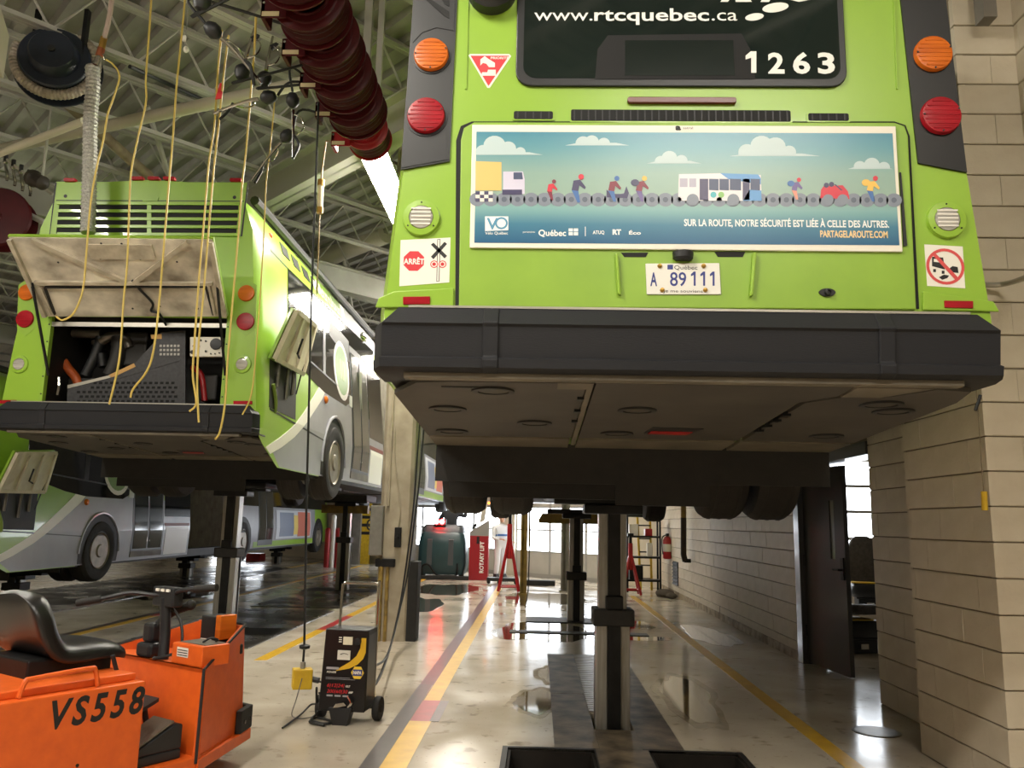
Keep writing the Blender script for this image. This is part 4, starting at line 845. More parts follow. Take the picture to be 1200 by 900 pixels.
for px in (284, 23): x, z = lq(px, 427); lens(art, x, z, .058, CLEARL, .074, 'reversing_lamp', GREEN, .016)
for x0, x1, y in ((274, 296, 472), (-2, 20, 471)): plate_xz('reflector', LQ((x0, y-2), (x1, y-2), (x1, y+2), (x0, y+2)), REDL, art, .074, .008)
m = MB()
# ---- right side livery
side_plate('panel_edge', SQ((317, 292), (405, 387), (405, 388.5), (317, 294)), INK, art, .003)
YE = 6.45
for s in (1,): side_plate('lower_skirt', [(.10, .57), (.24, .48), (.80, .27), (2.42, .27), (2.42, .60), (.10, .62)], GREEN, art, .002, s)
def srow(z0, z1, y0, y1): return [(y0, z0), (y1, z0), (y1, z1), (y0, z1)]
wb = sq(346, 320)
sd_ = side_plate('side_grey', [sq(318, 527), sq(330, 520), sq(345, 508), sq(362, 488), sq(377, 466), sq(384, 453), (4.6, 1.35), (YE, 1.35), (YE, .30), (2.42, .28), (.86, .28)], GREYP, art, .003)
side_plate('side_swoosh', [sq(311, 524), sq(326, 514), sq(341, 502), sq(356, 483), sq(369, 462), sq(382, 437), sq(392, 408), sq(396, 408), sq(388, 440), sq(377, 468), sq(362, 491), sq(345, 512), sq(330, 524), sq(316, 532)], WHITE, art, .0055)
side_plate('side_window', SQ((337, 314), (437, 412), (437, 470), (412, 470), (405, 476), (380, 460), (366, 446), (354, 431), (338, 398)), BLACKG, art, .006)
side_plate('window_opening', SQ((385, 373), (408, 400), (408, 424), (385, 392)), INK, art, .009); side_plate('window_bar', SQ((378, 366), (381, 369), (381, 440), (378, 436)), BLACKT, art, .010)
side_plate('window_bar', SQ((356, 416), (412, 466), (412, 468), (356, 418)), BLACKT, art, .010)
o = sq(399, 434); m = None
a_, b_ = sq(391, 434), sq(408, 436); ry = (b_[0]-a_[0])/2; rz = .42
for k, mm, t in ((1, WHITE, .010), (.82, mat('emblem_green', (116, 150, 84), .4), .012)): side_plate('emblem', [((a_[0]+b_[0])/2 + ry*k*math.cos(t_*.2618), o[1] + rz*k*math.sin(t_*.2618)) for t_ in range(24)], mm, art, t)
c_ = (a_[0]+b_[0])/2
for dy in (-.12, -.04, .04, .12): side_plate('emblem_letter', [(c_+dy-.02, o[1]-.13), (c_+dy+.02, o[1]-.13), (c_+dy*.9+.02, o[1]+.15), (c_+dy*.9-.02, o[1]+.15)], mat('emblem_pale', (196, 214, 160), .4), art, .0145)
a_, b_ = sq(368, 340), sq(401, 378)
zt_ = a_[1]; txt('lettering', 'Métrobus', mat('decal_pale', (226, 232, 196), .45), art, (prof(2.62)+.012, a_[0], 2.62), UY, Vector((prof(2.84)-prof(2.64), 0, .2)), .20, b_[0]-a_[0], .02, local=True, depth=.001)
side_plate('roof_stripe', [(3.72, 2.56), (3.92, 2.56), (4.12, 2.94), (3.92, 2.94)], WHITE, art, .006)
side_plate('roof_grey', [(3.93, 2.56), (YE, 2.56), (YE, 2.94), (4.13, 2.94)], GREYP, art, .004)
# side hatch
hz0 = SQ((316, 421), (347, 438), (346, 492), (315, 477)); HB = side_plate('hatch_shade_plate', hz0, DARK, art, .004)  # dark plate paints the shade of the hatch cavity, nothing is cut out
for px, py, h_ in ((322, 440, 30), (333, 455, 22), (340, 450, 34)):
    y_, z_ = sq(px, py); m = MB(); m.cyl((1.285, y_, z_-.12), (1.29, y_+.02, z_+h_/90), .02, 8); mk('hatch_pipe', m, EPIPE, HB, smooth=True, local=True)
m = MB(); pts = [(1.285, *sq(318, 450)), (1.30, *sq(321, 470)), (1.29, *sq(322, 484))]; m.tube(smooth_path(pts), .02, 6); mk('hatch_hose', m, mat('hose_green', (120, 140, 60), .5), HB, smooth=True, local=True)
e0, e1 = P(317, 420, X=LB.x+1.27), P(352, 439, X=LB.x+1.27); g0, g1 = P(344, 361, Y=e0.y), P(367, 379, Y=e1.y)
n_ = (e1-e0).cross(g0-e0).normalized(); n_ = -n_ if n_.dot(Vector((0, 0, H)) - e0) < 0 else n_
m = MB(); m.prism([e0, e1, g1, g0], n_*-.03); ht = mk('side_hatch', m, GREEN, art)
def hp(u, v, d=0): return e0.lerp(e1, u).lerp(g0.lerp(g1, u), v) + n_*d
HW = mat('hatch_inner', (214, 204, 184), .5, col2=(190, 178, 156), scale=6)
m = MB(); m.prism([hp(.02, .02, .006), hp(.98, .02, .006), hp(.98, .98, .006), hp(.02, .98, .006)], n_*.03); mk('hatch_lining', m, HW, ht)
for u0, v0, u1, v1 in ((.03, .03, .03, .97), (.97, .03, .97, .97), (.03, .03, .97, .03), (.03, .97, .97, .97), (.35, .05, .35, .95), (.68, .05, .68, .95)):
    a, b = hp(u0, v0, .036), hp(u1, v1, .036); t = (b-a).normalized(); s = t.cross(n_).normalized()*.022; m = MB(); m.prism([a-s, a+s, b+s, b-s], n_*.025); mk('hatch_rib', m, HW, ht)
m = MB(); m.tube([hp(.5, .6, .07), hp(.5, .3, .07), hp(.6, .25, .07)], .012, 6); mk('hatch_latch', m, STEELD, ht)
m = MB(); m.cyl(hp(.97, .35, .02), P(347, 462, X=LB.x+1.29), .008, 6); mk('hatch_stay', m, STEELD, ht)
# skirt seams, wheel arch shade plate, markers
side_plate('skirt_seam', SQ((316, 478), (382, 517), (382, 518.5), (316, 480)), INK, art, .005)
cy = 3.05
side_plate('arch_shade_plate', [(cy+.60*math.cos(t*math.pi/12), .46+.62*math.sin(t*math.pi/12)) for t in range(-1, 14)], DARK, art, .008)  # shade of the wheel well put in as a flat dark plate
m = MB(); arc = [(prof(.5)+.01, cy+.61*math.cos(t*math.pi/14), .46+.63*math.sin(t*math.pi/14)) for t in range(0, 15)]; m.tube(arc, .022, 6); mk('arch_lip', m, GREYP, art, smooth=True, local=True)
y_, z_ = sq(381, 468.5); m = MB(); m.ball((prof(z_)+.01, y_, z_), (.03, .06, .05)); mk('side_marker', m, AMBER, art, smooth=True, local=True)
y_, z_ = sq(317, 276); m = MB(); m.ball((prof(z_), y_, z_), (.02, .05, .03)); mk('side_marker', m, mat('marker_red', (196, 70, 40), .3), art, smooth=True, local=True)
# doors
y0, y1 = sq(412, 480)[0], sq(431, 480)[0]
dr = side_plate('door_frame', srow(.36, 2.30, y0, y1), BLACKT, art, .008)
for a, b in ((.05, .47), (.53, .95)):
    side_plate('door_leaf', srow(.48, 2.2, y0+(y1-y0)*a, y0+(y1-y0)*b), mat('door_glass', (56, 62, 60), .08, coat=.4), dr, .014)
side_plate('door_step', srow(.34, .44, y0, y1), UNDER2, dr, .014)
m = MB(); m.tube([(prof(1.2)+.03, (y0+y1)/2-.03, .6), (prof(2)+.03, (y0+y1)/2-.03, 2.0)], .014, 6); m.tube([(prof(1.2)+.03, (y0+y1)/2+.06, .6), (prof(2)+.03, (y0+y1)/2+.06, 2.0)], .014, 6); mk('door_handrail', m, ALU, dr, local=True)
m = MB(); yv, zv = sq(424, 396); m.ball((prof(zv)+.02, yv, zv), (.05, .14, .09)); mk('door_light', m, CHROME, art, smooth=True, local=True)
side_plate('door_sign', SQ((409, 463), (412, 465), (412, 478), (409, 476)), mat('sign_disc', (190, 190, 180), .4), art, .012)
ADWHITE = mat('ad_white', (236, 234, 230), .4)  # plain white, no glow
side_plate('side_advert', srow(.34, .86, y1+.1, y1+1.1), ADWHITE, art, .008); side_plate('advert_edge', srow(.87, .93, y1+.05, y1+1.15), mat('advert_trim', (120, 60, 50), .5), art, .009)
side_plate('side_window', srow(1.05, 2.2, y1+.05, YE), BLACKG, art, .007)
# roof rail
m = MB(); m.tube([(1.0, .3, 3.0), (1.0, 6.4, 3.0)], .05, 8); mk('roof_rail', m, BLACKP, art, smooth=True, local=True)
for k in range(4): side_plate('roof_vent', srow(2.66, 2.80, 1.0+.42*k, 1.26+.42*k), VOID, art, .008)
# ---- bellows and front section
BEL = mat('bellows', (120, 114, 102), .7, col2=(92, 86, 76), scale=6)
m = MB(); n = 28; rings = []
for k in range(n+1):
    ins = .05 if k % 2 else .13; y = 6.5 + 1.9*k/n; o = outline(ins); rings.append([(x, y, max(z, .42)+i*.0003) for i, (x, z) in enumerate(o)] + [(-x, y, max(z, .42)+i*.0003) for i, (x, z) in reversed(list(enumerate(o)))])
m.loft(rings); mk('bellows', m, BEL, art, local=True)
m = MB(); rings = []
for y, ins in ((8.4, 0), (17.3, 0), (17.8, .06), (18.0, .22)):
    o = outline(ins); rings.append([(x, y, z) for x, z in o] + [(-x, y, z) for x, z in reversed(o)])
m.loft(rings); mk('front_shell', m, GREYP, art, smooth=True, local=True)
side_plate('front_green', srow(.32, 2.9, 15.9, 17.4), GREEN, art, .003); side_plate('front_green', srow(.32, .46, 10.3, 15.9), GREEN, art, .005)
side_plate('side_window', srow(1.35, 2.35, 8.6, 17.2), BLACKG, art, .007)
fd = side_plate('door_frame', srow(.36, 2.25, 9.05+1.55, 11.75), BLACKT, art, .009)
for a, b in ((10.64, 11.15), (11.2, 11.71)): side_plate('door_leaf', srow(.5, 2.15, a, b), MATS['door_glass'], fd, .014)
av = side_plate('side_advert', srow(.50, 1.28, 12.0, 15.4), mat('advert_pale', (196, 200, 206), .3), art, .010)
side_plate('advert_print', srow(.56, 1.22, 12.3, 13.6), mat('advert_slate', (110, 120, 140), .4), av, .012); side_plate('advert_print', srow(.54, 1.25, 14.0, 15.3), mat('advert_warm', (196, 110, 90), .4), av, .012); side_plate('advert_print', srow(.6, 1.15, 13.6, 14.0), mat('advert_yellow', (226, 200, 110), .4), av, .012)
for yy in (9.5, 16.3):
    for s in (-1, 1): wheel(art, s*1.165, yy, wd=.30, out=s)
    side_plate('arch_shade_plate', [(yy+.60*math.cos(t*math.pi/12), .46+.62*math.sin(t*math.pi/12)) for t in range(-1, 14)], DARK, art, .009)  # dark plate in place of each shaded front wheel well
m = MB(); m.box(-1.15, 1.15, 8.4, 17.4, .24, .34); m.box(-.5, .5, 9.0, 10.0, .12, .26); mk('front_chassis', m, DARK, art, local=True)
m = MB(); m.tube(smooth_path([(1.2, 17.9, 2.6), (1.45, 18.2, 2.5), (1.5, 18.2, 2.1)]), .02, 6); m.box(1.42, 1.58, 18.15, 18.25, 1.8, 2.15); mk('wing_mirror', m, BLACKP, art, local=True)
# ------------------------------------------------------------------ bus in the next bay, lifted low
bus3 = dup(art, (-8.37, 10.12, .37), 0, 'green and grey articulated bus with grey bellows, raised only slightly in the next bay')
bus3['category'] = 'bus'
# ================================================================== LIFT POSTS
def lift_post(x, y, ztop, zc, label, wide=.125, base=True, group='bus lift posts'):
    t = thing('lift_post', label, 'lift post', (x, y, 0), 0, group); h = wide
    m = MB(); m.box(-h, -.04, -.10, .10, -.3 if base else 0, zc); m.box(.05, h, -.10, .10, -.3 if base else 0, zc); m.box(-h, h, .02, .12, -.3 if base else 0, zc); mk('outer_column', m, STEEL, t, local=True, bevel=.008)
    m = MB(); m.box(-h+.02, h-.02, -.07, .09, zc-.1, ztop); mk('inner_column', m, STEEL, t, local=True, bevel=.008)
    m = MB(); m.box(-.04, .052, -.13, .02, -.3 if base else 0, ztop-.05); ch = mk('lock_rail', m, STEELD, t, local=True)
    m = MB(); m.box(-h-.025, h+.03, -.15, .13, zc-.09, zc+.03); m.cyl((-h-.03, -.1, zc-.03), (-h+.02, -.1, zc-.03), .035, 10); mk('lock_collar', m, mat('collar_black', (24, 23, 22), .6, col2=(38, 35, 32), scale=20, bump=.3, bscale=40), t, local=True, bevel=.02)
    m = MB(); m.box(-.06, .07, -.16, -.12, zc+.03, zc+.13); mk('lock_pawl', m, STEELD, t, local=True, bevel=.01)
    m = MB(); m.box(-.22, .22, -.14, .14, ztop-.12, ztop-.05); m.box(-.45, .45, -.10, .10, ztop-.05, ztop+.02); mk('lift_saddle', m, STEELD, t, local=True, bevel=.01)
    if zc > .6 and y > 9:
        m = MB(); m.box(-.75, .75, -.32, .3, .0, .014); mk('base_plate', m, PITM, t, local=True)
    return t
lift_post(.573, 6.36, 1.65, .80, 'silver lift post with dark rail rising from the slot among the pit covers')
lift_post(.60, 12.75, 1.65, .70, 'silver lift post under the front axle of the number 1263 bus')
lift_post(-3.99, 10.62, 1.83, 1.02, 'silver and black lift post under the rear axle of the open-hooded bus')
lift_post(-3.99, 17.0, 1.83, 1.05, 'slim lift post under the middle axle of the open-hooded bus')
for y, nm in ((13.15, 'rear'), (19.6, 'middle'), (26.4, 'front')): lift_post(-8.37, y, .50, .30, 'short lift post under the %s axle of the low raised bus' % nm)
# pit covers of the lift
PLATE = mat('pit_plate', (126, 112, 92), .5, .05, col2=(58, 50, 42), scale=5, var=.35, bump=.2, bscale=30)
pc = thing('pit_cover', 'worn steel pit covers around the lift post with the collar', 'pit cover', (.57, 5.6, 0))
for x0, x1, y0, y1 in ((.135, .428, 5.62, 7.35), (.135, .424, 7.37, 9.5), (.717, .985, 5.62, 9.2), (.429, .716, 5.625, 6.145)):
    m = MB(); m.box(x0, x1, y0, y1, -.006, .006); mk('cover_plate', m, PLATE, pc)
m = MB(); m.box(.40, .74, 4.4, 5.62, -.006, .010); mk('cover_plate', m, PLATE, pc)
for k in range(36):
    y = 6.70 + .078*k; m = MB(); m.box(.425, .72, y, y+.058, -.004, .012); mk('cover_slat', m, mat('slat_iron', (150, 138, 120), .35, .1, col2=(104, 94, 80), scale=7), pc)
for (x0, x1, y0, y1, lb) in ((-4.75, -3.2, 9.3, 13.2, 'dark floor sheet below the open-hooded bus'), (-9.4, -7.1, 11.5, 24, 'dark floor sheet below the low raised bus'), (-4.7, -3.2, 13.6, 21, 'dark pit plate further along below the open-hooded bus')):
    m = MB(); m.box(x0, x1, y0, y1, 0, .010); tag(mk('dark_floor_sheet', m, mat('dark_floor_sheet', (58, 54, 48), .3, col2=(96, 88, 76), scale=1.6, var=.5, rvar=.12), None), lb, 'floor mat')  # flat sheets, darker than the floor, laid along the bays
m = MB(); m.box(-.35, 1.5, 11.2, 11.45, 0, .012); tag(mk('drain_grate', m, PITM, None), 'dark drain grate crossing the bay beyond the slatted pit covers', 'drain')

# ================================================================== ORANGE RIDER TUG
tug = thing('tow_tractor', 'orange ride-on tow tractor marked VS558 with a black seat', 'tow tractor', (-1.77, 4.47, 0), math.radians(-32))
def T(name, m, mm, smooth=False, bevel=0, par=None): return mk(name, m, mm, par or tug, smooth, bevel, True)
# rear body
m = MB(); m.box(-1.0, 0, -1.9, -.33, .12, .63); body = T('body', m, ORANGE, bevel=.008)
m = MB(); m.prism([(-1.0, -.36, .12), (0, -.36, .12), (0, .02, .12), (-.33, .55, .12), (-.67, .55, .12), (-1.0, .02, .12)], (0, 0, .08)); T('floor_pan', m, ORANGE, bevel=.006)
# cowl: front shell with inner wall, tapered nose
m = MB(); t_ = .025
def cw(pts, n_): m.prism([Vector(p) for p in pts], n_)
cw([(0, 0, .18), (-.33, .55, .18), (-.29, .48, .80), (0, .02, .64)], (-.02, -.012, 0)); cw([(-1, 0, .18), (-.67, .55, .18), (-.71, .48, .80), (-1, .02, .64)], (.02, -.012, 0)); cw([(-.33, .55, .18), (-.67, .55, .18), (-.71, .48, .80), (-.29, .48, .80)], (0, -.02, 0))
cw([(0, 0, .18), (-1, 0, .18), (-1, 0, .64), (0, 0, .64)], (0, .02, 0)); cw([(0, 0, .62), (-1, 0, .62), (-.70, .5, .62), (-.30, .5, .62)], (0, 0, .02))
T('cowl', m, ORANGE)
m = MB(); m.tube([(.004, -.004, .17), (.004, 0, .64), (-.29, .485, .805), (-.71, .485, .805), (-1.0, 0, .64), (-1.0, -.004, .17)], .009, 6); T('cowl_edging', m, BLACKP, True)
m = MB(); m.prism([(-.0, .0, .13), (-.33, .56, .13), (-.67, .56, .13), (-1, 0, .13), (-1, .02, .13), (-.67, .60, .13), (-.31, .60, .13), (.02, .0, .13)], (0, 0, .06)); T('side_rail', m, ORANGE, bevel=.004)
m = MB(); m.prism([(-.23, .46, .19), (-.33, .62, .19), (-.67, .62, .19), (-.77, .46, .19), (-.74, .44, .19), (-.65, .58, .19), (-.35, .58, .19), (-.26, .44, .19)], (0, 0, .13)); bm_ = T('nose_bumper', m, RUBBER, bevel=.006)
for u in (.25, .7):
    m = MB(); p = Vector((-.23, .46, .25)).lerp(Vector((-.33, .62, .25)), u); m.lathe(p, (.85, .53, 0), [(.012, 0), (.012, .008), (0, .008)], 8); T('bumper_bolt', m, CHROME, par=bm_)
# deck, grab rail, tread pad
m = MB(); m.prism([(-.06, -1.9, .63), (-.06, -.35, .63), (-.94, -.35, .63), (-.94, -1.9, .63)], (0, 0, .035)); T('seat_deck', m, ORANGE, bevel=.006)
m = MB(); m.tube(smooth_path([(-.035, -.92, .635), (-.035, -.90, .70), (-.035, -.86, .71), (-.035, -.62, .72), (-.035, -.58, .71), (-.035, -.56, .635)], 4), .012, 8); T('grab_handle', m, ORANGE, True)
m = MB(); m.box(-.36, -.002, -1.9, -1.02, .632, .638); T('tread_pad', m, mat('tread_grey', (60, 58, 56), .8, bump=.4, bscale=120))
txt('lettering', 'VS558', INK, tug, (.0008, -.79, .485), UY, UZ, .12, .46, .03, space=1.3, shear=.18, local=True, depth=.0006)
for y, z in ((-.62, .30), (-.62, .22), (-.36, .58), (-.36+.01, .16), (-1.0, .58)):
    m = MB(); m.lathe((0, y-.02, z), (1, 0, 0), [(.008, 0), (.008, .004), (0, .004)], 8); T('body_rivet', m, STEELD)
m = MB(); m.prism([(.001, -1.30, .12), (.001, -.86, .12), (.001, -.93, .26), (.001, -1.22, .26)], (.003, 0, 0)); T('wheel_cutout', m, INK)
m = MB(); m.lathe((-.16, -1.08, .2), (1, 0, 0), [(.12, -.07), (.19, -.07), (.2, -.04), (.2, .04), (.19, .07), (.12, .07), (.11, .04), (0, .04)], 28); T('drive_wheel', m, TIRE, True)
m = MB(); m.lathe((-.95, -1.08, .2), (1, 0, 0), [(.12, -.07), (.19, -.07), (.2, -.04), (.2, .04), (.19, .07), (.12, .07), (.11, .04), (0, .04)], 28); T('drive_wheel', m, TIRE, True)
m = MB(); m.lathe((-.5, .3, .16), (1, 0, 0), [(.09, -.05), (.15, -.05), (.16, -.03), (.16, .03), (.15, .05), (.09, .05), (0, .03)], 28); T('steer_wheel', m, TIRE, True)
# seat: scooped pan and backrest, one moulded shell
SX = -.47; rings = []
prof_s = [(y_ + .17, z_ - .005, h_, t_) for y_, z_, h_, t_ in [(-.40, .735, .19, .025), (-.50, .78, .235, .055), (-.62, .785, .25, .075), (-.76, .775, .255, .085), (-.81, .79, .265, .11), (-.86, .85, .275, .12), (-.89, .93, .275, .125), (-.91, 1.0, .26, .12), (-.925, 1.045, .22, .10), (-.935, 1.065, .15, .04)]]
def seat_ring(y, z, hw, th):
    up = []; i = min(range(len(prof_s)), key=lambda k: abs(prof_s[k][1]-z) + abs(prof_s[k][0]-y))
    a = prof_s[max(i-1, 0)]; b = prof_s[min(i+1, len(prof_s)-1)]; tv = Vector((0, b[0]-a[0], b[1]-a[1])).normalized(); nv = Vector((0, -tv.z, tv.y)); nv = nv if nv.z > 0 or nv.y > 0 else -nv
    nv = Vector((0, tv.z, -tv.y))*-1
    out = []
    for k in range(16):
        t = 2*math.pi*k/16; c, s = math.cos(t), math.sin(t); lip = .05*abs(c)**3
        out.append(Vector((SX + hw*math.copysign(abs(c)**.6, c), y, z)) + nv*(th*.5*math.copysign(abs(s)**.7, s) + (lip if s >= -.2 else lip*.6)))
    return out
m = MB(); m.loft([seat_ring(*p) for p in prof_s]); st = T('seat', m, SEATV, True)
ss = st.modifiers.new('s', 'SUBSURF'); ss.levels = 1; ss.render_levels = 2
m = MB(); m.box(SX-.2, SX+.2, -.78, -.36, .64, .75); T('seat_mount', m, STEELD, bevel=.01)
m = MB(); m.tube([(-.20, -.40, .74), (-.20, -.37, .66)], .012, 6); T('seat_lever', m, BLACKP, True)
# tiller column and handlebar
m = MB(); m.tube(smooth_path([(-.44, .05, .64), (-.46, .06, .80), (-.47, .05, .98)]), .03, 10); col_ = T('tiller_column', m, BLACKP, True)
m = MB(); m.tube(smooth_path([(-.12, .10, 1.05), (-.20, .07, 1.045), (-.32, .05, 1.03), (-.42, .05, 1.0), (-.55, .03, .99), (-.66, -.05, 1.0), (-.76, -.14, .97), (-.87, -.23, .94)], 5), .013, 8); T('handlebar', m, BLACKP, True, par=col_)
for a, b in (((-.09, .11, 1.055), (-.22, .065, 1.042)), ((-.88, -.24, .938), (-.78, -.155, .965))):
    m = MB(); m.cyl(a, b, .021, 12); T('grip', m, RUBBER, True, par=col_)
m = MB(); m.box(-.57, -.37, .03, .10, .93, 1.04); db = T('dash_box', m, BLACKP, bevel=.01, par=col_)
for k in range(3): m = MB(); m.box(-.53+.05*k, -.50+.05*k, .022, .031, 1.015, 1.03); T('dash_switch', m, STICKER, par=col_)
m = MB(); m.tube(smooth_path([(-.57, .08, .64), (-.58, .08, .78), (-.52, .12, .88), (-.44, .20, .93)]), .026, 8); m.ball((-.44, .20, .93), .03); T('brake_lever', m, RUBBER, True)
m = MB(); m.box(-.66, -.52, .01, .12, .64, .72); m.box(-.64, -.55, .03, .10, .72, .83); T('lever_mount', m, BLACKP, bevel=.02)
m = MB(); m.tube(smooth_path([(-.46, .05, .96), (-.38, .1, .85), (-.34, .08, .70), (-.42, -.01, .655), (-.48, .02, .65)]), .008, 6); T('cable', m, BLACKC, True)
# gear box with charger gauge, beacon
m = MB(); m.box(-.32, -.05, .02, .20, .64, .75); gb = T('control_housing', m, ORANGE, bevel=.006)
m = MB(); m.box(-.30, -.07, .05, .19, .751, .753); T('gauge_plate', m, mat('grimy_plate', (120, 112, 100), .5, col2=(60, 56, 50), scale=18), par=gb)
m = MB(); m.prism([(-.27, .0185, .68), (-.17, .0185, .68), (-.17, .0185, .73), (-.27, .0185, .73)], (0, -.001, 0)); T('data_label', m, STICKER, par=gb)
for k in range(3): m = MB(); m.box(-.265, -.175, .0165, .0174, .687+.013*k, .692+.013*k); T('label_line', m, INK, par=gb)
m = MB(); m.tube(smooth_path([(-.16, .10, .755), (-.12, .12, .78), (-.10, .15, .77), (-.14, .17, .757)]), .006, 6); T('gauge_wire', m, BLACKC, True, par=gb)
m = MB(); m.box(-.50, -.26, .30, .46, .64, .70); T('beacon_mount', m, BLACKP, bevel=.01)
m = MB(); m.box(-.48, -.35, .31, .45, .70, .86); T('relay_box', m, BLACKP, bevel=.006)
m = MB(); m.box(-.345, -.30, .31, .43, .73, .87); T('orange_beacon', m, AMBER, bevel=.006)
m = MB(); m.prism([(-.47, .309, .705), (-.37, .309, .705), (-.37, .309, .73), (-.47, .309, .73)], (0, -.001, 0)); T('relay_label', m, STICKER)
# pedals in the foot well
m = MB(); m.prism([(-.24, -.34, .20), (-.05, -.34, .20), (-.05, -.06, .20), (-.24, -.06, .20)], (0, 0, .05)); m.prism([(-.05, -.34, .25), (-.05, -.06, .25), (-.05, -.06, .37), (-.05, -.10, .38), (-.05, -.34, .27)], (-.19, 0, 0)); T('pedal_housing', m, BLACKP, bevel=.008)
m = MB(); m.prism([(-.235, -.33, .281), (-.055, -.33, .281), (-.055, -.11, .386), (-.235, -.11, .386)], (0, -.003, .008)); T('accelerator_pedal', m, mat('pedal_rubber', (96, 88, 76), .6, bump=.3, bscale=60))
m = MB(); m.prism([(-.42, -.18, .40), (-.28, -.18, .40), (-.28, -.06, .45), (-.42, -.06, .45)], (0, 0, .02)); m.tube([(-.35, -.10, .42), (-.33, -.06, .22)], .016, 8); T('brake_pedal', m, BLACKP)

# ================================================================== BATTERY CHARGER
chg = thing('battery_charger', 'black wheeled battery charger with chrome handle standing on the floor', 'charger', (-1.37, 6.2, 0), math.radians(-6))
def G(name, m, mm, smooth=False, bevel=0, par=None): return mk(name, m, mm, par or chg, smooth, bevel, True)
m = MB(); m.prism([(-.172, -.13, .09), (.172, -.13, .09), (.165, -.11, .655), (-.155, -.11, .655)], (0, .01, 0)); m.box(-.160, .168, -.098, .13, .09, .655); cab_ = G('cabinet', m, mat('charger_black', (22, 22, 23), .3), bevel=.006)
def gp(x, z): return (x, -.1315 + (z-.09)*.0354, z)
def gpl(name, pts, mm, d=.001, lay=0): m = MB(); m.prism([Vector(gp(*p)) + Vector((0, -.0006*lay, 0)) for p in pts], (0, -d, 0)); return G(name, m, mm, par=cab_)
arc = [(.16 - .24*math.cos(t)*0 + 0, 0) for t in ()]
ob = [(.155, .60), (.157, .50), (.14, .455), (.10, .415), (.04, .385), (-.06, .365), (-.02, .395), (.04, .43), (.09, .475), (.115, .53), (.12, .60)]
for k in range(5): gpl('yellow_sweep', [ob[k], ob[10-k], ob[9-k], ob[k+1]], mat('charger_yellow', (214, 170, 40), .4), .001)
gpl('rate_switch', [(-.015, .55), (.055, .55), (.055, .605), (-.015, .605)], mat('meter_white', (222, 214, 190), .4), .008, 1); gpl('meter', [(-.05, .445), (.045, .445), (.045, .51), (-.05, .51)], mat('meter_face', (214, 210, 200), .35), .010, 1)
m = MB(); m.tube([Vector(gp(-.03 + .06*k/6, .482 + .008*math.sin(math.pi*k/6))) + Vector((0, -.0125, 0)) for k in range(7)], .002, 4); G('meter_scale', m, INK, par=cab_)
m = MB(); m.lathe(gp(.095, .575), (0, -1, 0), [(.026, 0), (.024, .02), (0, .022)], 14); G('knob', m, INK, True, par=cab_)
for k, z in enumerate((.595, .58, .565)): gpl('switch_mark', [(-.05, z), (-.028, z), (-.028, z+.006), (-.05, z+.006)], STICKER, .0006, 1)
hx = [(.105 + .048*math.cos(math.radians(60*k)), .36 + .048*math.sin(math.radians(60*k))) for k in range(6)]
gpl('hexagon_badge', list(reversed(hx)), mat('badge_yellow', (232, 196, 60), .4), .001, 1); gpl('badge_patch', [(.070, .338), (.140, .338), (.140, .382), (.070, .382)], INKBLUE, .001, 2)
txt('lettering', 'NAPA', STICKER, cab_, Vector(gp(.075, .350)) + Vector((0, -.0025, 0)), UX, UZ, .022, .06, .04, local=True, depth=.0004)
gpl('brand_line', [(-.13, .375), (-.035, .375), (-.035, .392), (-.13, .392)], mat('label_grey', (150, 150, 156), .4), .0008, 1); gpl('rule_line', [(-.13, .318), (.05, .318), (.05, .321), (-.13, .321)], MATS['label_grey'], .0006, 1); gpl('rule_line', [(-.13, .308), (.09, .308), (.09, .311), (-.13, .311)], MATS['label_grey'], .0006, 1)
txt('lettering', '6|12|24|', INKRED, cab_, Vector(gp(-.115, .255)) + Vector((0, -.001, 0)), UX, UZ, .024, .13, 0, shear=.2, local=True, depth=.0004); txt('lettering', '200|60|30', INKRED, cab_, Vector(gp(-.115, .215)) + Vector((0, -.001, 0)), UX, UZ, .024, .155, 0, shear=.2, local=True, depth=.0004)
txt('lettering', 'VOLT', STICKER, cab_, Vector(gp(.022, .256)) + Vector((0, -.001, 0)), UX, UZ, .014, .035, .03, shear=.2, local=True, depth=.0004); txt('lettering', 'AMP', STICKER, cab_, Vector(gp(.045, .216)) + Vector((0, -.001, 0)), UX, UZ, .014, .035, .03, shear=.2, local=True, depth=.0004)
txt('lettering', 'POWER', STICKER, cab_, Vector(gp(-.125, .35)) + Vector((0, -.001, 0)), UX, UZ, .013, .07, .02, shear=.2, local=True, depth=.0004)
for k in range(3): gpl('rating_text', [(-.115+.06*k, .19), (-.07+.06*k, .19), (-.07+.06*k, .202), (-.115+.06*k, .202)], MATS['label_grey'], .0006, 1)
m = MB(); m.tube(smooth_path([(-.125, .10, .55), (-.125, .115, .92), (-.115, .12, .955), (-.085, .12, .97), (.125, .12, .97), (.155, .12, .955), (.165, .115, .92), (.165, .10, .15)], 5), .011, 8); G('handle', m, CHROME, True)
for s in (-1, 1):
    m = MB(); m.lathe((s*.215, .06, .085), (1, 0, 0), [(.03, -.025), (.078, -.025), (.085, -.015), (.085, .015), (.078, .025), (.03, .025), (.025, .032), (0, .032)], 26); G('wheel', m, RUBBER, True)
m = MB(); m.cyl((-.23, .06, .085), (.235, .06, .085), .012, 8); G('axle', m, CHROME, True)
m = MB(); m.loft([[(-.085, -.16, .12), (.085, -.16, .12), (.085, -.06, .12), (-.085, -.06, .12)], [(-.055, -.15, .0), (.055, -.15, .0), (.055, -.08, .0), (-.055, -.08, .0)]]); G('foot', m, BLACKP, bevel=.004)
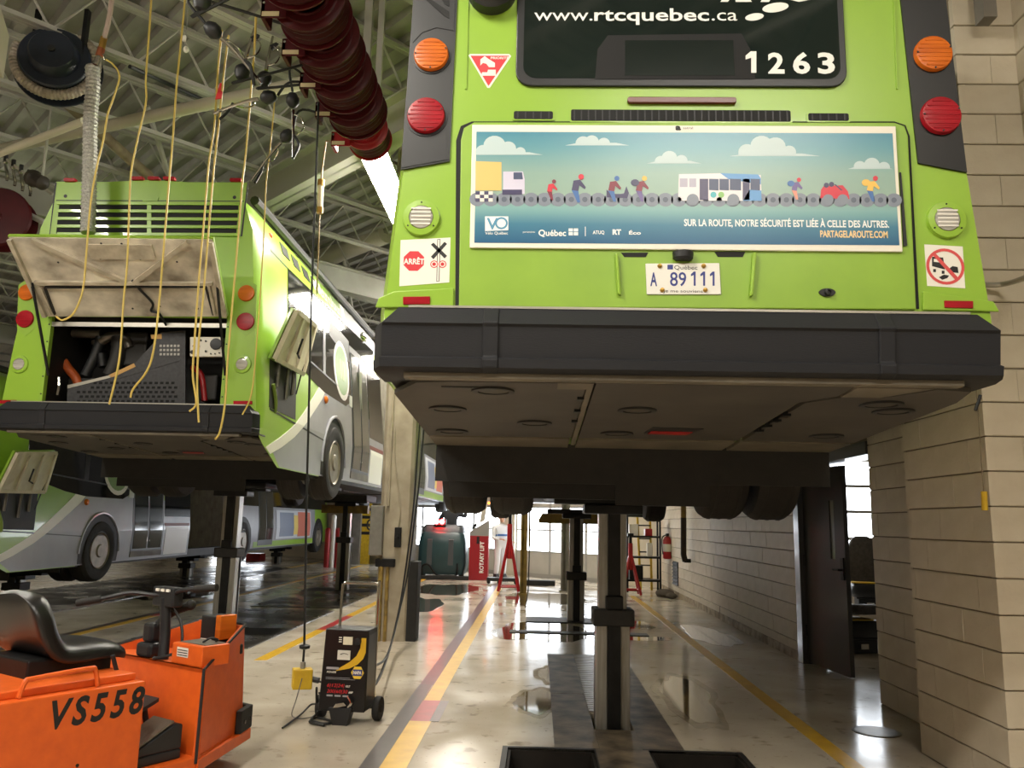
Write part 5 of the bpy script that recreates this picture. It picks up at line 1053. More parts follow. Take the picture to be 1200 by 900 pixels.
m = MB(); m.tube(smooth_path([(.05, -.15, .20), (.08, -.165, .16), (.06, -.16, .13)]), .010, 6); m.prism([(-.05, -.15, .12), (.05, -.15, .14), (.03, -.15, .16), (-.03, -.15, .15)], (0, -.02, 0)); G('clamp', m, CHROME, True)
m = MB(); m.box(.168, .172, -.10, .12, .12, .62); G('side_panel', m, mat('charger_side', (84, 82, 80), .3, .5), bevel=.001)
# cords by the charger
def cord(name, pts, r, mm, label, cat='cord', n=6, k=6, group=None):
    m = MB(); m.tube(smooth_path(pts, k), r, n); return tag(mk(name, m, mm, None, smooth=True), label, cat, group)
cord('power_cord', [Vector((-1.42, 9.9, 6.9)), Vector((-1.42, 9.9, 4.5)), P(489, 535, Y=9.9), P(484, 600, Y=9.85), P(472, 690, Y=9.7), P(462, 740, Y=9.0), P(452, 775, Y=7.5), P(441, 800, Y=6.5), P(436, 800, Y=6.3), P(428, 790, Y=6.18)], .011, BLACKC, 'black cord looping down past the column into the charger side')
cord('power_cord', [Vector((-1.36, 9.95, 6.9)), Vector((-1.36, 9.95, 4.5)), P(494, 535, Y=9.9), P(487, 600, Y=9.8), P(478, 670, Y=9.7), P(466, 725, Y=9.2), P(455, 765, Y=7.9), P(444, 778, Y=6.8), P(428, 779, Y=6.2)], .011, BLACKC, 'black cord hanging beside the column in a higher loop')
cord('battery_lead', [P(371, 806, Y=6.1), P(371, 820, Y=6.2), P(372, 835, Y=6.2), P(365, 843, Z=.03), P(378, 848, Z=.015), P(390, 846, Z=.015), P(372, 841, Z=.015), P(363, 846, Z=.015), P(380, 850, Z=.012)], .009, BLACKC, 'coiled black lead lying at the charger wheel')
cord('wire_lead', [P(354, 795, Y=6.22), P(347, 820, Y=6.1), P(342, 838, Z=.012), P(352, 842, Z=.008), P(366, 840, Z=.008)], .004, mat('wire_grey', (96, 90, 84), .5), 'thin grey wire dropping from the yellow outlet box to the floor')
cord('jumper_lead', [P(331, 853, Z=.012), P(345, 843, Z=.012), P(355, 835, Z=.02), P(364, 826, Z=.05), P(371, 825, Z=.07)], .007, BLACKC, 'black lead end lying on the floor in front of the charger')
# pendant outlet box
pb = thing('pendant_outlet', 'yellow outlet box dangling on a long black cord beside the charger', 'outlet box', P(354, 806, Y=6.3))
c0 = P(354, 795, Y=6.3)
m = MB(); m.obox(c0, (.068, .02, 0), (-.02, .05, 0), (0, 0, .072)); ybx = mk('outlet_body', m, YELP, pb, bevel=.008)
m = MB(); m.cyl(c0 + Vector((.06, .0, 0)), c0 + Vector((.13, -.01, -.01)), .022, 10); mk('plug', m, BLACKP, pb, smooth=True)
m = MB(); m.cyl(c0 + UZ*.07, c0 + UZ*.12, .02, 10); mk('strain_relief', m, STEEL, pb, smooth=True)
m = MB(); m.lathe(P(357, 758, Y=6.3), (0, 0, 1), [(.012, -.02), (.04, -.01), (.042, .01), (.012, .02)], 12); mk('cord_stop', m, BLACKP, pb, smooth=True)
top = P(373, 128, Y=6.3)
m = MB(); m.tube([c0 + UZ*.11, P(356.5, 760, Y=6.3), P(359, 600, Y=6.3), P(365, 350, Y=6.3), top, top + UZ*.06], .009, 6); mk('drop_cord', m, BLACKC, pb, smooth=True)
m = MB(); m.tube(smooth_path([c0 + Vector((.12, -.01, -.01)), c0 + Vector((.17, -.02, -.03)), c0 + Vector((.2, -.02, -.09)), P(374, 812, Y=6.12)]), .008, 6); mk('plug_lead', m, BLACKC, pb, smooth=True)
# ================================================================== OVERHEAD EQUIPMENT
# ---- exhaust hose reel with ribbed hose
ec = P(66, 74, Y=7.5)
er = thing('exhaust_reel', 'big blue-black exhaust hose reel hanging over the open-hooded bus', 'hose reel', ec)
NAVYR = mat('reel_navy', (30, 38, 52), .4, col2=(22, 28, 38), scale=4)
ax = Vector((.35, -.93, .05)).normalized()
m = MB(); m.lathe(ec, ax, [(.02, -.14), (.41, -.14), (.425, -.12), (.425, -.10), (.30, -.09), (.30, .07), (.33, .08), (.335, .10), (.32, .12), (.24, .12), (.22, .22), (.20, .25), (.0, .25)], 36); dr_ = mk('drum', m, NAVYR, er, smooth=True)
m = MB(); m.lathe(ec + ax*.255, ax, [(.035, 0), (.035, .02), (0, .02)], 14); mk('hub', m, INK, dr_)
HOSEG = mat('ribbed_hose', (164, 154, 138), .45, .1, col2=(126, 116, 102), scale=20)
u_ = ax.cross(UZ).normalized(); v_ = u_.cross(ax).normalized()
def rib_hose(pts, r, step=.03):
    pts = smooth_path(pts, 14); L = [0]
    for a, b in zip(pts, pts[1:]): L.append(L[-1] + (b-a).length)
    m = MB(); rings = []; n = int(L[-1]/step*2); j = 0; up = None
    for i in range(n+1):
        s = L[-1]*i/n
        while j < len(L)-2 and L[j+1] < s: j += 1
        p = pts[j].lerp(pts[j+1], (s - L[j])/max(L[j+1]-L[j], 1e-6)); t = (pts[min(j+2, len(pts)-1)] - pts[max(j-1, 0)]).normalized()
        if up is None: up = UZ if abs(t.z) < .8 else UX
        a = t.cross(up).normalized(); b = a.cross(t); up = b; rr = r*(1.0 if i % 2 else .86)
        rings.append([p + (a*math.cos(k*.524) + b*math.sin(k*.524))*rr for k in range(12)])
    m.loft(rings); return m
coil = [ec + ax*.03 + (u_*math.cos(t) + v_*math.sin(t))*.372 for t in [math.radians(d) for d in range(120, 381, 20)]]
m = rib_hose(coil, .055, .035); mk('coiled_hose', m, HOSEG, er)
HOSES = mat('woven_hose', (196, 194, 188), .4, .15, col2=(150, 148, 142), scale=60, var=.3)
m = rib_hose([P(108, 78, Y=7.45), P(109, 100, Y=7.45), P(106, 140, Y=7.45), P(105, 200, Y=7.42), P(103, 273, Y=7.38)], .072, .042); mk('drop_hose', m, HOSES, er)
m = MB(); m.box(ec.x-.28, ec.x-.24, ec.y-.02, ec.y+.04, ec.z-.1, 6.6); m.box(ec.x+.24, ec.x+.28, ec.y-.02, ec.y+.04, ec.z-.1, 6.6); m.box(ec.x-.28, ec.x+.28, ec.y-.02, ec.y+.04, ec.z-.02, ec.z+.02); mk('reel_bracket', m, STEELD, er)
# ---- row of maroon lubricant reels
RX, RZ = -1.66, 5.03
def reel(y, label, first=False, bright=False):
    t = thing('hose_reel', label, 'hose reel', (RX, y, RZ), 0, 'maroon hose reels')
    mm = mat('reel_red', (150, 22, 28), .35) if bright else REEL
    r = .265 if not bright else .21
    m = MB(); m.lathe((0, 0, 0), (0, 1, 0), [(.06, -.11), (r*.5, -.11), (r*.62, -.135), (r-.02, -.13), (r, -.12), (r, -.105), (r*.62, -.10), (r*.60, .10), (r, .105), (r, .12), (r-.02, .13), (.06, .13)], 36); d_ = mk('spool', m, mm, t, smooth=True, local=True)
    for k in (-.06, 0, .06):
        m = MB(); m.lathe((0, k, 0), (0, 1, 0), [(r*.62, -.032), (r*.92, -.03), (r*.96, 0), (r*.92, .03), (r*.62, .032)], 28); mk('wound_hose', m, mat('reel_hose', (58, 10, 14), .6, spec=.2), d_, smooth=True, local=True)
    for rr in (r*.55, r*.78):
        m = MB(); m.lathe((0, -.132, 0), (0, -1, 0), [(rr-.012, 0), (rr, .006), (rr+.012, 0)], 28); mk('spool_bead', m, mm, d_, smooth=True, local=True)
    m = MB(); m.box(-.03, .03, -.16, -.14, -.06, .30); m.box(-.03, .03, .14, .16, -.06, .30); m.box(-.06, .06, -.16, .16, .28, .31); mk('reel_arm', m, mm, t, local=True, bevel=.004)
    m = MB(); m.box(-.30, -.12, -.175, -.165, -.20, -.06); m.box(-.30, -.27, -.175, -.02, -.20, -.06); ro = mk('roller_guide', m, mm, t, local=True, bevel=.004)
    m = MB(); m.prism([(-.29, -.177, -.19), (-.17, -.177, -.19), (-.17, -.177, -.155), (-.29, -.177, -.155)], (0, -.002, 0)); mk('guide_label', m, mat('label_cream', (206, 190, 150), .5), ro, local=True)
    m = MB(); m.prism([(-.20, -.137, -.02), (-.09, -.137, -.02), (-.145, -.137, -.11)], (0, -.003, 0)); mk('warning_label', m, STICKER, d_, local=True)
    for x_ in (-.28, -.18):
        m = MB(); m.lathe((x_, -.175, -.09), (0, -1, 0), [(.01, 0), (.01, .006), (0, .006)], 8); mk('guide_bolt', m, CHROME, ro, local=True)
    txt('lettering', 'ALEMITE', GLASSW, d_, (.03, -.141, -.10*r/.25), Vector((.85, 0, .52)), Vector((-.52, 0, .85)), .026, .14, .02, local=True, depth=.0006)
    return t
ys = [4.72, 5.18, 5.64, 6.10, 6.56]; names = ['maroon hose reel hung foremost in its row, over the aisle', 'second maroon hose reel along the overhead row', 'third maroon hose reel in the middle of the overhead row', 'fourth maroon hose reel along the overhead row', 'fifth maroon hose reel, next to the bright red one']
for y, nm in zip(ys, names): reel(y, nm)
reel(7.1, 'small bright red hose reel ending the overhead row', bright=True)
# beam the reels hang from
m = MB(); m.box(RX-.05, RX+.05, 4.2, 7.7, RZ+.30, RZ+.38); bmz = tag(mk('reel_beam', m, STRUC2, None), 'pale beam carrying the row of maroon reels', 'beam')
for y in (4.6, 6.0, 7.4):
    m = MB(); m.box(RX-.03, RX+.03, y, y+.05, RZ+.36, 6.9); mk('beam_hanger', m, STRUC2, bmz)
# dispensing valves: black ball stops with chrome control guns
def gun(px, py, Y, dirv, label, hose_top=True):
    c = P(px, py, Y=Y); t = thing('dispensing_gun', label, 'dispensing gun', c, 0, 'dispensing guns under the reels'); d = Vector(dirv).normalized()
    m = MB(); m.lathe(c, d, [(.010, -.07), (.035, -.06), (.056, -.02), (.056, .02), (.034, .05), (.012, .065)], 18); mk('hose_stop', m, BLACKP, t, smooth=True)
    m = MB(); m.tube(smooth_path([c + d*.08, c + d*.16 + UZ*.0, c + d*.30 + UZ*-.02, c + d*.46 + UZ*-.06]), .016, 8, .010); mk('nozzle', m, CHROME, t, smooth=True)
    s = d.cross(UZ); s = UX if s.length < .2 else s.normalized()
    m = MB(); m.tube(smooth_path([c + d*.12, c + d*.15 + s*.07, c + d*.24 + s*.09, c + d*.30 + s*.03]), .006, 6); mk('trigger_guard', m, CHROME, t, smooth=True)
    m = MB(); m.tube(smooth_path([c + d*.30, c + d*.36 + s*.05 - UZ*.03, c + d*.40 - UZ*.12]), .012, 6); mk('handle', m, BLACKP, t, smooth=True)
    m = MB(); m.tube(smooth_path([c - d*.08, c - d*.2 + UZ*.1, Vector((RX - .1, c.y + .1, RZ - .1))]), .011, 6); mk('supply_hose', m, BLACKC, t, smooth=True)
    return t
gun(237, 1, 4.6, (.15, 0, 1), 'black dispensing stop hanging at the top of the row of reels')
gun(250, 36, 5.2, (.75, .2, -.65), 'dispensing gun with chrome trigger below the foremost maroon reel')
gun(284, 84, 5.6, (.1, .1, .95), 'black stop with chrome stem standing up below the second reel')
gun(314, 114, 6.0, (-.95, .1, -.12), 'dispensing gun lying level with a brass tip')
gun(310, 92, 5.9, (.05, .1, .98), 'small black stop beside the level dispensing gun')
gun(343, 118, 6.4, (.05, .1, -.98), 'dispensing gun hanging nose down below the fourth reel')
gun(336, 160, 6.6, (-.6, 0, -.75), 'low dispensing gun with chrome lever below the bright red reel')
# ---- hanging yellow air hoses, in front of the open-hooded bus
YH = 7.1
def hose(name, pp, label, Y=YH, r=.0085, mm=CORD, group='yellow air hoses'): return cord(name, [P(a, b, Y=Y + (c[0] if c else 0)) for a, b, *c in pp], r, mm, label, 'hose', 6, 5, group)
hose('air_hose', [(119, 60), (122, 68), (133, 76), (140, 90), (133, 115), (126, 135), (121, 165), (113, 198), (106, 240), (101, 300), (97, 340), (87, 366), (74, 375), (66, 371)], 'yellow air hose curling to a hook below the brass coupling', YH-.35)
hose('air_hose', [(182, -130), (178, -20), (176, 20), (171, 90), (171, 120), (162, 160), (154, 200), (152, 230), (149, 310), (145, 350), (140, 420), (128, 474)], 'yellow air hose hanging straight before the hood stay', YH-.4)
hose('air_hose', [(224, -130), (218, -20), (214, 30), (207, 100), (202, 170), (198, 215), (192, 290), (186, 360), (180, 410), (172, 435), (156, 456), (153, 466)], 'yellow air hose ending in a small hook over the radiator guard', YH-.4)
hose('air_hose', [(260, 36, -1.3), (255, 90, -.7), (251, 150), (245, 190), (239, 260), (233, 330), (228, 400), (226, 440), (230, 472), (222, 482)], 'yellow air hose dropping past the white control box', YH-.4)
hose('air_hose', [(268, 42, -1.3), (262, 90, -.7), (256, 150), (250, 205), (243, 290), (238, 350), (233, 400), (231, 450), (233, 495)], 'yellow air hose beside the control box reaching below the bumper edge', YH-.4)
hose('air_hose', [(300, 20, -1.3), (298, 60, -1.1), (294, 110, -.6), (288, 180), (284, 215), (279, 280), (273, 350), (267, 420), (264, 470), (258, 505), (252, 515)], 'yellow air hose trailing over the bumper of the open-hooded bus', YH-.4)
hose('air_hose', [(322, 116, -.5), (320, 140, -.4), (316, 180), (312, 215), (310, 260), (306, 330), (301, 400), (295, 460), (284, 486)], 'thin yellow air hose along the corner of the open-hooded bus', YH-.4, .006)
cord('supply_hose', [P(137, -110, Y=6.7), P(133, -40, Y=6.7), P(131, 0, Y=6.7), P(127, 25, Y=6.72), P(122, 45, Y=6.74)], .022, mat('hose_pink_grey', (170, 150, 140), .5), 'greyish supply hose coming down to the brass coupling', 'hose')
cp = thing('hose_coupling', 'brass and steel coupling on the end of the grey supply hose', 'coupling', P(116, 66, Y=6.75))
m = MB(); m.cyl(P(122, 44, Y=6.75), P(119, 57, Y=6.75), .03, 12); mk('brass_ferrule', m, BRASS, cp, smooth=True)
m = MB(); m.cyl(P(119, 57, Y=6.75), P(116, 66, Y=6.75), .034, 12); mk('copper_ring', m, mat('copper', (170, 100, 70), .3, .8), cp, smooth=True)
m = MB(); m.cyl(P(116, 66, Y=6.75), P(112, 76, Y=6.75), .026, 12); m.tube([P(119, 62, Y=6.75), P(124, 70, Y=6.75)], .012, 6); mk('steel_nipple', m, CHROME, cp, smooth=True)
# brass tipped coupler on the black cord between the buses
ch_ = thing('cord_connector', 'cream inline connector with brass cap hanging between the buses', 'connector', P(375, 250, Y=8.0))
m = MB(); m.cyl(P(376, 216, Y=8), P(375, 243, Y=8), .030, 14); mk('connector_tube', m, mat('connector_cream', (214, 200, 170), .4), ch_, smooth=True)
m = MB(); m.cyl(P(376.5, 211, Y=8), P(376, 218, Y=8), .036, 14); m.cyl(P(375, 243, Y=8), P(374.7, 250, Y=8), .032, 14); mk('connector_cap', m, BRASS, ch_, smooth=True)
m = MB(); m.tube([Vector((-1.78, 7.1, 4.9)), P(382, 165, Y=7.8), P(378, 195, Y=8), P(376.5, 212, Y=8)], .010, 6); m.tube([P(374.8, 250, Y=8), P(373, 300, Y=8), P(371, 345, Y=8)], .007, 6); mk('connector_cord', m, mat('cord_tan', (140, 116, 80), .5), ch_, smooth=True)
# white pull switch and small red tag among the hoses
ps = thing('pull_switch', 'small white pull switch hanging on a thin wire', 'switch', P(218, 58, Y=6.8))
m = MB(); m.tube([P(226, -130, Y=6.8), P(222, -20, Y=6.8), P(220, 20, Y=6.8), P(217, 48, Y=6.8)], .005, 5); mk('wire', m, STEEL, ps)
m = MB(); m.ball(P(218, 58, Y=6.8), (.025, .025, .032)); mk('switch_bob', m, STICKER, ps, smooth=True); m = MB(); m.box(P(215.5, 44, Y=6.8).x-.012, P(215.5, 44, Y=6.8).x+.02, 6.79, 6.81, P(215.5, 48, Y=6.8).z, P(215.5, 42, Y=6.8).z); mk('switch_body', m, STICKER, ps, smooth=True)
m = MB(); a = [P(258, 97, Y=6.2), P(262, 99, Y=6.2), P(259, 115, Y=6.2), P(252, 116, Y=6.2)]; m.prism(a, (0, .012, 0)); tag(mk('red_tag', m, mat('tag_red', (206, 40, 46), .4), None), 'red plastic tag clipped on a yellow air hose', 'tag')
# ---- reels and couplings at the far left edge, over the low bus
t = thing('wall_reel', 'dark red hose reel at the edge beside the open-hooded bus', 'hose reel', P(5, 255, Y=9.5)); c = P(2, 258, Y=9.5)
m = MB(); m.lathe(c, (.3, -1, 0), [(.05, -.16), (.36, -.16), (.38, -.13), (.24, -.11), (.24, .11), (.38, .13), (.36, .16), (.05, .16), (0, .1)], 32); mk('spool', m, REEL, t, smooth=True)
m = MB(); m.tube([c + Vector((-.6, 0, .52)), c + Vector((.42, .2, .05))], .04, 6); mk('support_bar', m, STRUC2, t)
for i in range(4):
    a = P(6 + 9*i, 192 + 6*i, Y=9.3); t = thing('hose_gun', ['chrome tipped hose gun hung closest to the dark red reel', 'hose gun hung second along the slanting bar', 'hose gun hung third along the slanting bar', 'hose gun hung next to the dark flood lamp'][i], 'dispensing gun', a, 0, 'hose guns hung in a row')
    m = MB(); m.cyl(a + UZ*.12, a + UZ*.02, .025, 8); mk('valve', m, BLACKP, t, smooth=True)
    m = MB(); m.tube(smooth_path([a + UZ*.02, a + Vector((.02, 0, -.06)), a + Vector((.05, 0, -.16)), a + Vector((.05, 0, -.22))]), .018, 6); m.ball(a + UZ*.02, .028); mk('nozzle', m, CHROME, t, smooth=True)
m = MB(); a = P(-20, 166, Y=9.3); b = P(62, 228, Y=9.3); m.tube([a, b], .02, 6); tag(mk('hanger_bar', m, STRUC2, None), 'slanting bar from which the row of hose guns hangs', 'bar')
fl = thing('flood_lamp', 'dark cylindrical flood lamp beside the roof corner of the open-hooded bus', 'lamp', P(50, 212, Y=9.0))
a, b = P(37, 208, Y=9.0), P(61, 220, Y=8.9); m = MB(); m.lathe(a, b - a, [(.02, -.02), (.10, 0), (.105, .06), (.085, .09), (.085, .22), (.05, .26), (0, .27)], 20); mk('lamp_body', m, mat('lamp_dark', (52, 46, 40), .5), fl, smooth=True)
m = MB(); m.tube([a.lerp(b, .5) + UZ*.08, a.lerp(b, .5) + UZ*1.7], .015, 6); mk('lamp_stem', m, STRUC2, fl)
# ================================================================== BACKGROUND BELOW THE BUSES
# pull cord with yellow handle by the pilaster
pcd = thing('light_pull', 'yellow handled light pull hanging before the block pilaster', 'light pull', P(1153.5, 598, Y=4.3))
m = MB(); m.tube([Vector((P(1145, 470, Y=4.3).x, 4.3, 6.95)), P(1145, 470, Y=4.3), P(1146, 480, Y=4.3), P(1150, 540, Y=4.3), P(1152.5, 577, Y=4.3)], .0025, 5); mk('string', m, mat('string_grey', (120, 104, 80), .6), pcd)
m = MB(); m.cyl(P(1153, 576, Y=4.3), P(1154, 598, Y=4.3), .015, 12); mk('handle', m, YELP, pcd, smooth=True)
m = MB(); m.tube([P(1149, 463, Y=4.3), P(1143, 481, Y=4.3)], .008, 6); mk('cord_clip', m, BLACKP, pcd)
m = MB(); m.tube(smooth_path([P(1138, 333, Y=4.66), P(1165, 334, Y=4.68), P(1185, 331, Y=4.6), P(1205, 324, Y=4.3)]), .016, 8); tag(mk('wall_conduit', m, ALU, None, smooth=True), 'thin metal conduit bent across the block pilaster', 'conduit')
# mechanic's pole and conduit at the right wall
for nm, pp, lb, wd in (('wall_pole', [(846, 583, 13.5), (847, 660, 13.5), (847, 726, 13.5)], 'black pole with yellow top standing at the foot of the block wall', .05), ('hook_pole', [(801, 590, 15.8), (801, 650, 15.8), (803, 658, 15.8)], 'short dark pole with a hooked end hanging by the block wall', .055)):
    t = thing(nm, lb, 'pole', P(*pp[-1][:2], Y=pp[-1][2])); pts = [P(a, b, Y=c) for a, b, c in pp]
    m = MB(); m.tube([pts[0].lerp(pts[1], .28), pts[1], pts[2]], wd, 10); mk('shaft', m, mat('pole_black', (30, 26, 22), .6, col2=(60, 46, 26), scale=6), t, smooth=True)
    m = MB(); m.tube([pts[0] + UZ*.6, pts[0].lerp(pts[1], .28)], wd*.95, 10); mk('yellow_top', m, mat('grimy_yellow', (146, 116, 46), .55, col2=(96, 76, 34), scale=7), t, smooth=True)
    m = MB(); q_ = pts[2]; m.box(q_.x-.02, q_.x+.10, q_.y-.05, q_.y+.05, q_.z-.02, q_.z+.05); mk('foot', m, STEELD, t)
# fire extinguisher
e = P(782, 645, X=2.86); t = thing('fire_extinguisher', 'red fire extinguisher on the end of the block wall', 'extinguisher', (e.x, e.y, P(782, 656, X=2.86).z)); e = Vector((e.x, e.y, P(782, 655, X=2.86).z))
m = MB(); m.lathe(e, (0, 0, 1), [(.07, 0), (.095, .02), (.095, .40), (.06, .47), (.03, .49)], 18); mk('cylinder', m, REDP, t, smooth=True)
m = MB(); m.box(e.x-.03, e.x+.03, e.y-.09, e.y+.06, e.z+.49, e.z+.55); mk('valve', m, STEELD, t, bevel=.005)
m = MB(); m.tube(smooth_path([e + Vector((-.03, -.05, .52)), e + Vector((-.12, -.06, .45)), e + Vector((-.12, -.06, .2)), e + Vector((-.10, -.06, .1))]), .014, 6); mk('discharge_hose', m, BLACKP, t, smooth=True)
m = MB(); m.lathe(e + UZ*.16, (0, 0, 1), [(.0965, 0), (.0965, .16)], 18); mk('label', m, STICKER, t, smooth=True)
# wall vent grille
a = P(792, 658, X=2.94); b = P(793, 686, X=2.94); t = thing('wall_vent', 'dark louvred vent set low in the far block wall', 'vent', (2.935, a.y, b.z))
m = MB(); m.box(2.925, 2.945, a.y-.32, a.y+.32, b.z, a.z); mk('vent_backing', m, INK, t)
for k in range(7):
    z = b.z + (k+.5)*(a.z-b.z)/7; m = MB(); m.prism([(2.90, a.y-.31, z-.02), (2.93, a.y-.31, z+.02), (2.935, a.y-.31, z+.02), (2.905, a.y-.31, z-.02)], (0, .62, 0)); mk('slat', m, STEELD, t)
# rubble of rags by the wall corner
m = MB(); m.ball((2.68, 17.5, .06), (.2, .42, .09)); m.ball((2.75, 17.15, .05), (.12, .3, .06)); o = tag(mk('rag_heap', m, mat('rags', (84, 74, 62), .9, bump=.6, bscale=14), None, smooth=True), 'low heap of dirty rags in the wall corner', 'rags')
# parts shelf against the corner
t = thing('parts_rack', 'black steel rack of parts at the end of the block wall', 'rack', (2.35, 18.6, 0))
for x in (2.0, 2.72):
    for y in (18.4, 18.8): m = MB(); m.box(x-.02, x+.02, y-.02, y+.02, 0, 1.9); mk('post', m, STEELD, t)
for z in (.25, .75, 1.2, 1.65): m = MB(); m.box(1.98, 2.74, 18.38, 18.82, z-.02, z+.02); mk('shelf', m, STEELD, t)
for i, (x, z, w_, h_, d_, mm, lb) in enumerate([(2.15, 1.22, .2, .26, .3, STICKER, 'white carton on the parts rack'), (2.48, 1.22, .16, .16, .25, REDP, 'red tin on the parts rack'), (2.2, .27, .3, .30, .3, STEELD, 'dark crate on the bottom shelf of the rack'), (2.5, .77, .12, .3, .12, STICKER, 'pale canister on the middle shelf of the rack'), (2.2, 1.67, .3, .22, .3, mat('box_green', (80, 100, 84), .6), 'green bin on the top shelf of the rack')]):
    m = MB(); m.box(x-w_/2, x+w_/2, 18.45, 18.45+d_, z, z+h_); o = mk('rack_box', m, mm, None, bevel=.015); tag(o, lb, 'box')
# steel columns and yellow posts in the distance
def post(name, px0, px1, pyb, ztop, mm, label, cat='post', depth=None, X=None):
    a = P((px0+px1)/2, pyb, Z=0); hw = abs(P(px1, pyb, Z=0).x - P(px0, pyb, Z=0).x)/2; t = thing(name, label, cat, a)
    m = MB(); m.box(a.x-hw, a.x-hw*.5, a.y-hw, a.y+hw, 0, ztop); m.box(a.x+hw*.5, a.x+hw, a.y-hw, a.y+hw, 0, ztop); m.box(a.x-hw*.6, a.x+hw*.6, a.y-hw*.2, a.y+hw*.2, 0, ztop); mk('shaft', m, mm, t)
    m = MB(); m.box(a.x-hw*1.4, a.x+hw*1.4, a.y-hw*1.4, a.y+hw*1.4, 0, .03); mk('foot_plate', m, mm, t)
    return t
GBR = MATS['grimy_yellow']; GRC = mat('post_grey', (132, 126, 116), .5, col2=(104, 98, 90), scale=5)
post('steel_post', 657, 667, 693, 2.2, GRC, 'grey steel post between the overhead doors'); post('safety_post', 609, 617, 697, 1.95, GBR, 'grimy yellow steel post beside the red jack stand'); post('safety_post', 604.5, 608, 664, 1.9, GBR, 'slim grimy yellow post behind the jack stand')
post('steel_post', 662.5, 668, 672, 2.2, GRC, 'narrow steel post at the door jamb behind the grey post')
t = thing('safety_bar', 'thin bent yellow bar hanging below the bus with a trailing cable', 'bar', P(620, 690, Y=13)); m = MB(); m.tube([P(644, 570, Y=13), P(644, 582, Y=13), P(621, 585, Y=13), P(620.5, 640, Y=13)], .018, 6); mk('bar', m, GBR, t, smooth=True); m = MB(); m.tube([P(620.5, 640, Y=13), P(619, 690, Y=13), P(616, 712, Z=.02)], .010, 6); mk('cable', m, BLACKC, t, smooth=True)
for pxs, Yp, lb in (([(635, 605), (600, 607)], 14.5, 'yellow'),):
    pass
m = MB(); a, b = P(632, 613, Y=14.2), P(701, 603, Y=14.2); m.prism([(a.x, 14.1, a.z), (b.x, 14.1, a.z), (b.x, 14.1, b.z), (a.x+.05, 14.1, b.z), (a.x-.02, 14.1, a.z+.05)], (0, .2, 0)); tag(mk('cross_beam', m, GBR, None), 'yellow cross beam carrying the bus front axle', 'beam')
m = MB(); a, b = P(378, 601, Y=17.0), P(432, 596, Y=17.0); m.box(a.x, b.x, 16.9, 17.1, a.z, b.z+.06); tag(mk('cross_beam', m, GBR, None), 'yellow cross beam on the slim post under the open-hooded bus', 'beam')
# red jack stands
def jack_stand(px, pyb, htop, label, s=1):
    c = P(px, pyb, Z=0); t = thing('jack_stand', label, 'jack stand', c, 0, 'red jack stands')
    m = MB(); m.cyl((0, 0, htop*.42), (0, 0, htop*.86), .055*s, 12); mk('outer_tube', m, REDP, t, smooth=True, local=True)
    m = MB(); m.cyl((0, 0, htop*.8), (0, 0, htop), .035*s, 12); m.box(-.07*s, .07*s, -.05*s, .05*s, htop-.03, htop+.03); mk('inner_tube', m, STEELD, t, local=True)
    for k in range(4):
        a = math.radians(45 + 90*k); m = MB(); m.tube([(0, 0, htop*.72), (.30*s*math.cos(a), .30*s*math.sin(a), .03)], .035*s, 6); mk('leg', m, REDP, t, local=True)
    for k in range(4):
        a, b = math.radians(45 + 90*k), math.radians(135 + 90*k); m = MB(); m.tube([(.26*s*math.cos(a), .26*s*math.sin(a), .12), (.26*s*math.cos(b), .26*s*math.sin(b), .12)], .02*s, 6); mk('brace', m, REDP, t, local=True)
    return t
jack_stand(596, 694, 1.65, 'tall red jack stand by the grimy yellow post'); jack_stand(739, 698, 1.25, 'red jack stand beside the tall ladder pole', .9)
m = MB(); c = P(742, 692, Z=0); m.tube([c + Vector((.2, .25, 0)), c + Vector((.12, .3, 2.0))], .03, 6); m.tube([c + Vector((.45, .25, 0)), c + Vector((.42, .3, 2.0))], .03, 6)
t = thing('step_ladder', 'yellow ladder standing behind the red jack stand', 'ladder', c + Vector((.3, .27, 0))); mk('stile', m, mat('ladder_yellow', (206, 170, 40), .5), t)
for k in range(6): m = MB(); m.tube([c + Vector((.2-.012*k, .26, .3*k+.25)), c + Vector((.45-.005*k, .26, .3*k+.25))], .018, 6); mk('rung', m, INK, t)
# lift console
c = P(560, 680, Z=0); t = thing('lift_console', 'red lift control cabinet with grey sloping top', 'control cabinet', c); 
RK = mat('console_red', (150, 24, 34), .4); GK = mat('console_grey', (140, 136, 132), .45)
m = MB(); m.box(c.x-.24, c.x+.24, c.y, c.y+.45, 0, 1.10); cab2 = mk('cabinet', m, RK, t, bevel=.01)
m = MB(); m.prism([(c.x-.24, c.y, 1.10), (c.x-.24, c.y+.45, 1.10), (c.x-.24, c.y+.45, 1.22), (c.x-.24, c.y, 1.12)], (0, 0, 0.0001)); 
m = MB(); m.prism([(c.x-.24, c.y, 1.10), (c.x+.24, c.y, 1.10), (c.x+.24, c.y, 1.50), (c.x-.24, c.y, 1.20)], (0, .45, 0)); mk('sloped_top', m, GK, t)
m = MB(); m.prism([(c.x+.0, c.y+.1, 1.42), (c.x+.12, c.y+.1, 1.48), (c.x+.20, c.y+.1, 2.0), (c.x+.05, c.y+.1, 1.86)], (0, .05, 0)); mk('screen_panel', m, mat('screen_back', (176, 168, 154), .4), t)
m = MB(); m.prism([(c.x-.19, c.y+.02, 1.26), (c.x-.08, c.y+.02, 1.33), (c.x-.08, c.y+.02, 1.42), (c.x-.17, c.y+.02, 1.36)], (0, .2, 0)); mk('pendant_holder', m, STEELD, t)
m = MB(); m.ball((c.x+.22, c.y+.12, 1.93), .035); mk('indicator_lamp', m, mat('orange_lamp', (255, 120, 40), .3, emit=4), t, smooth=True)
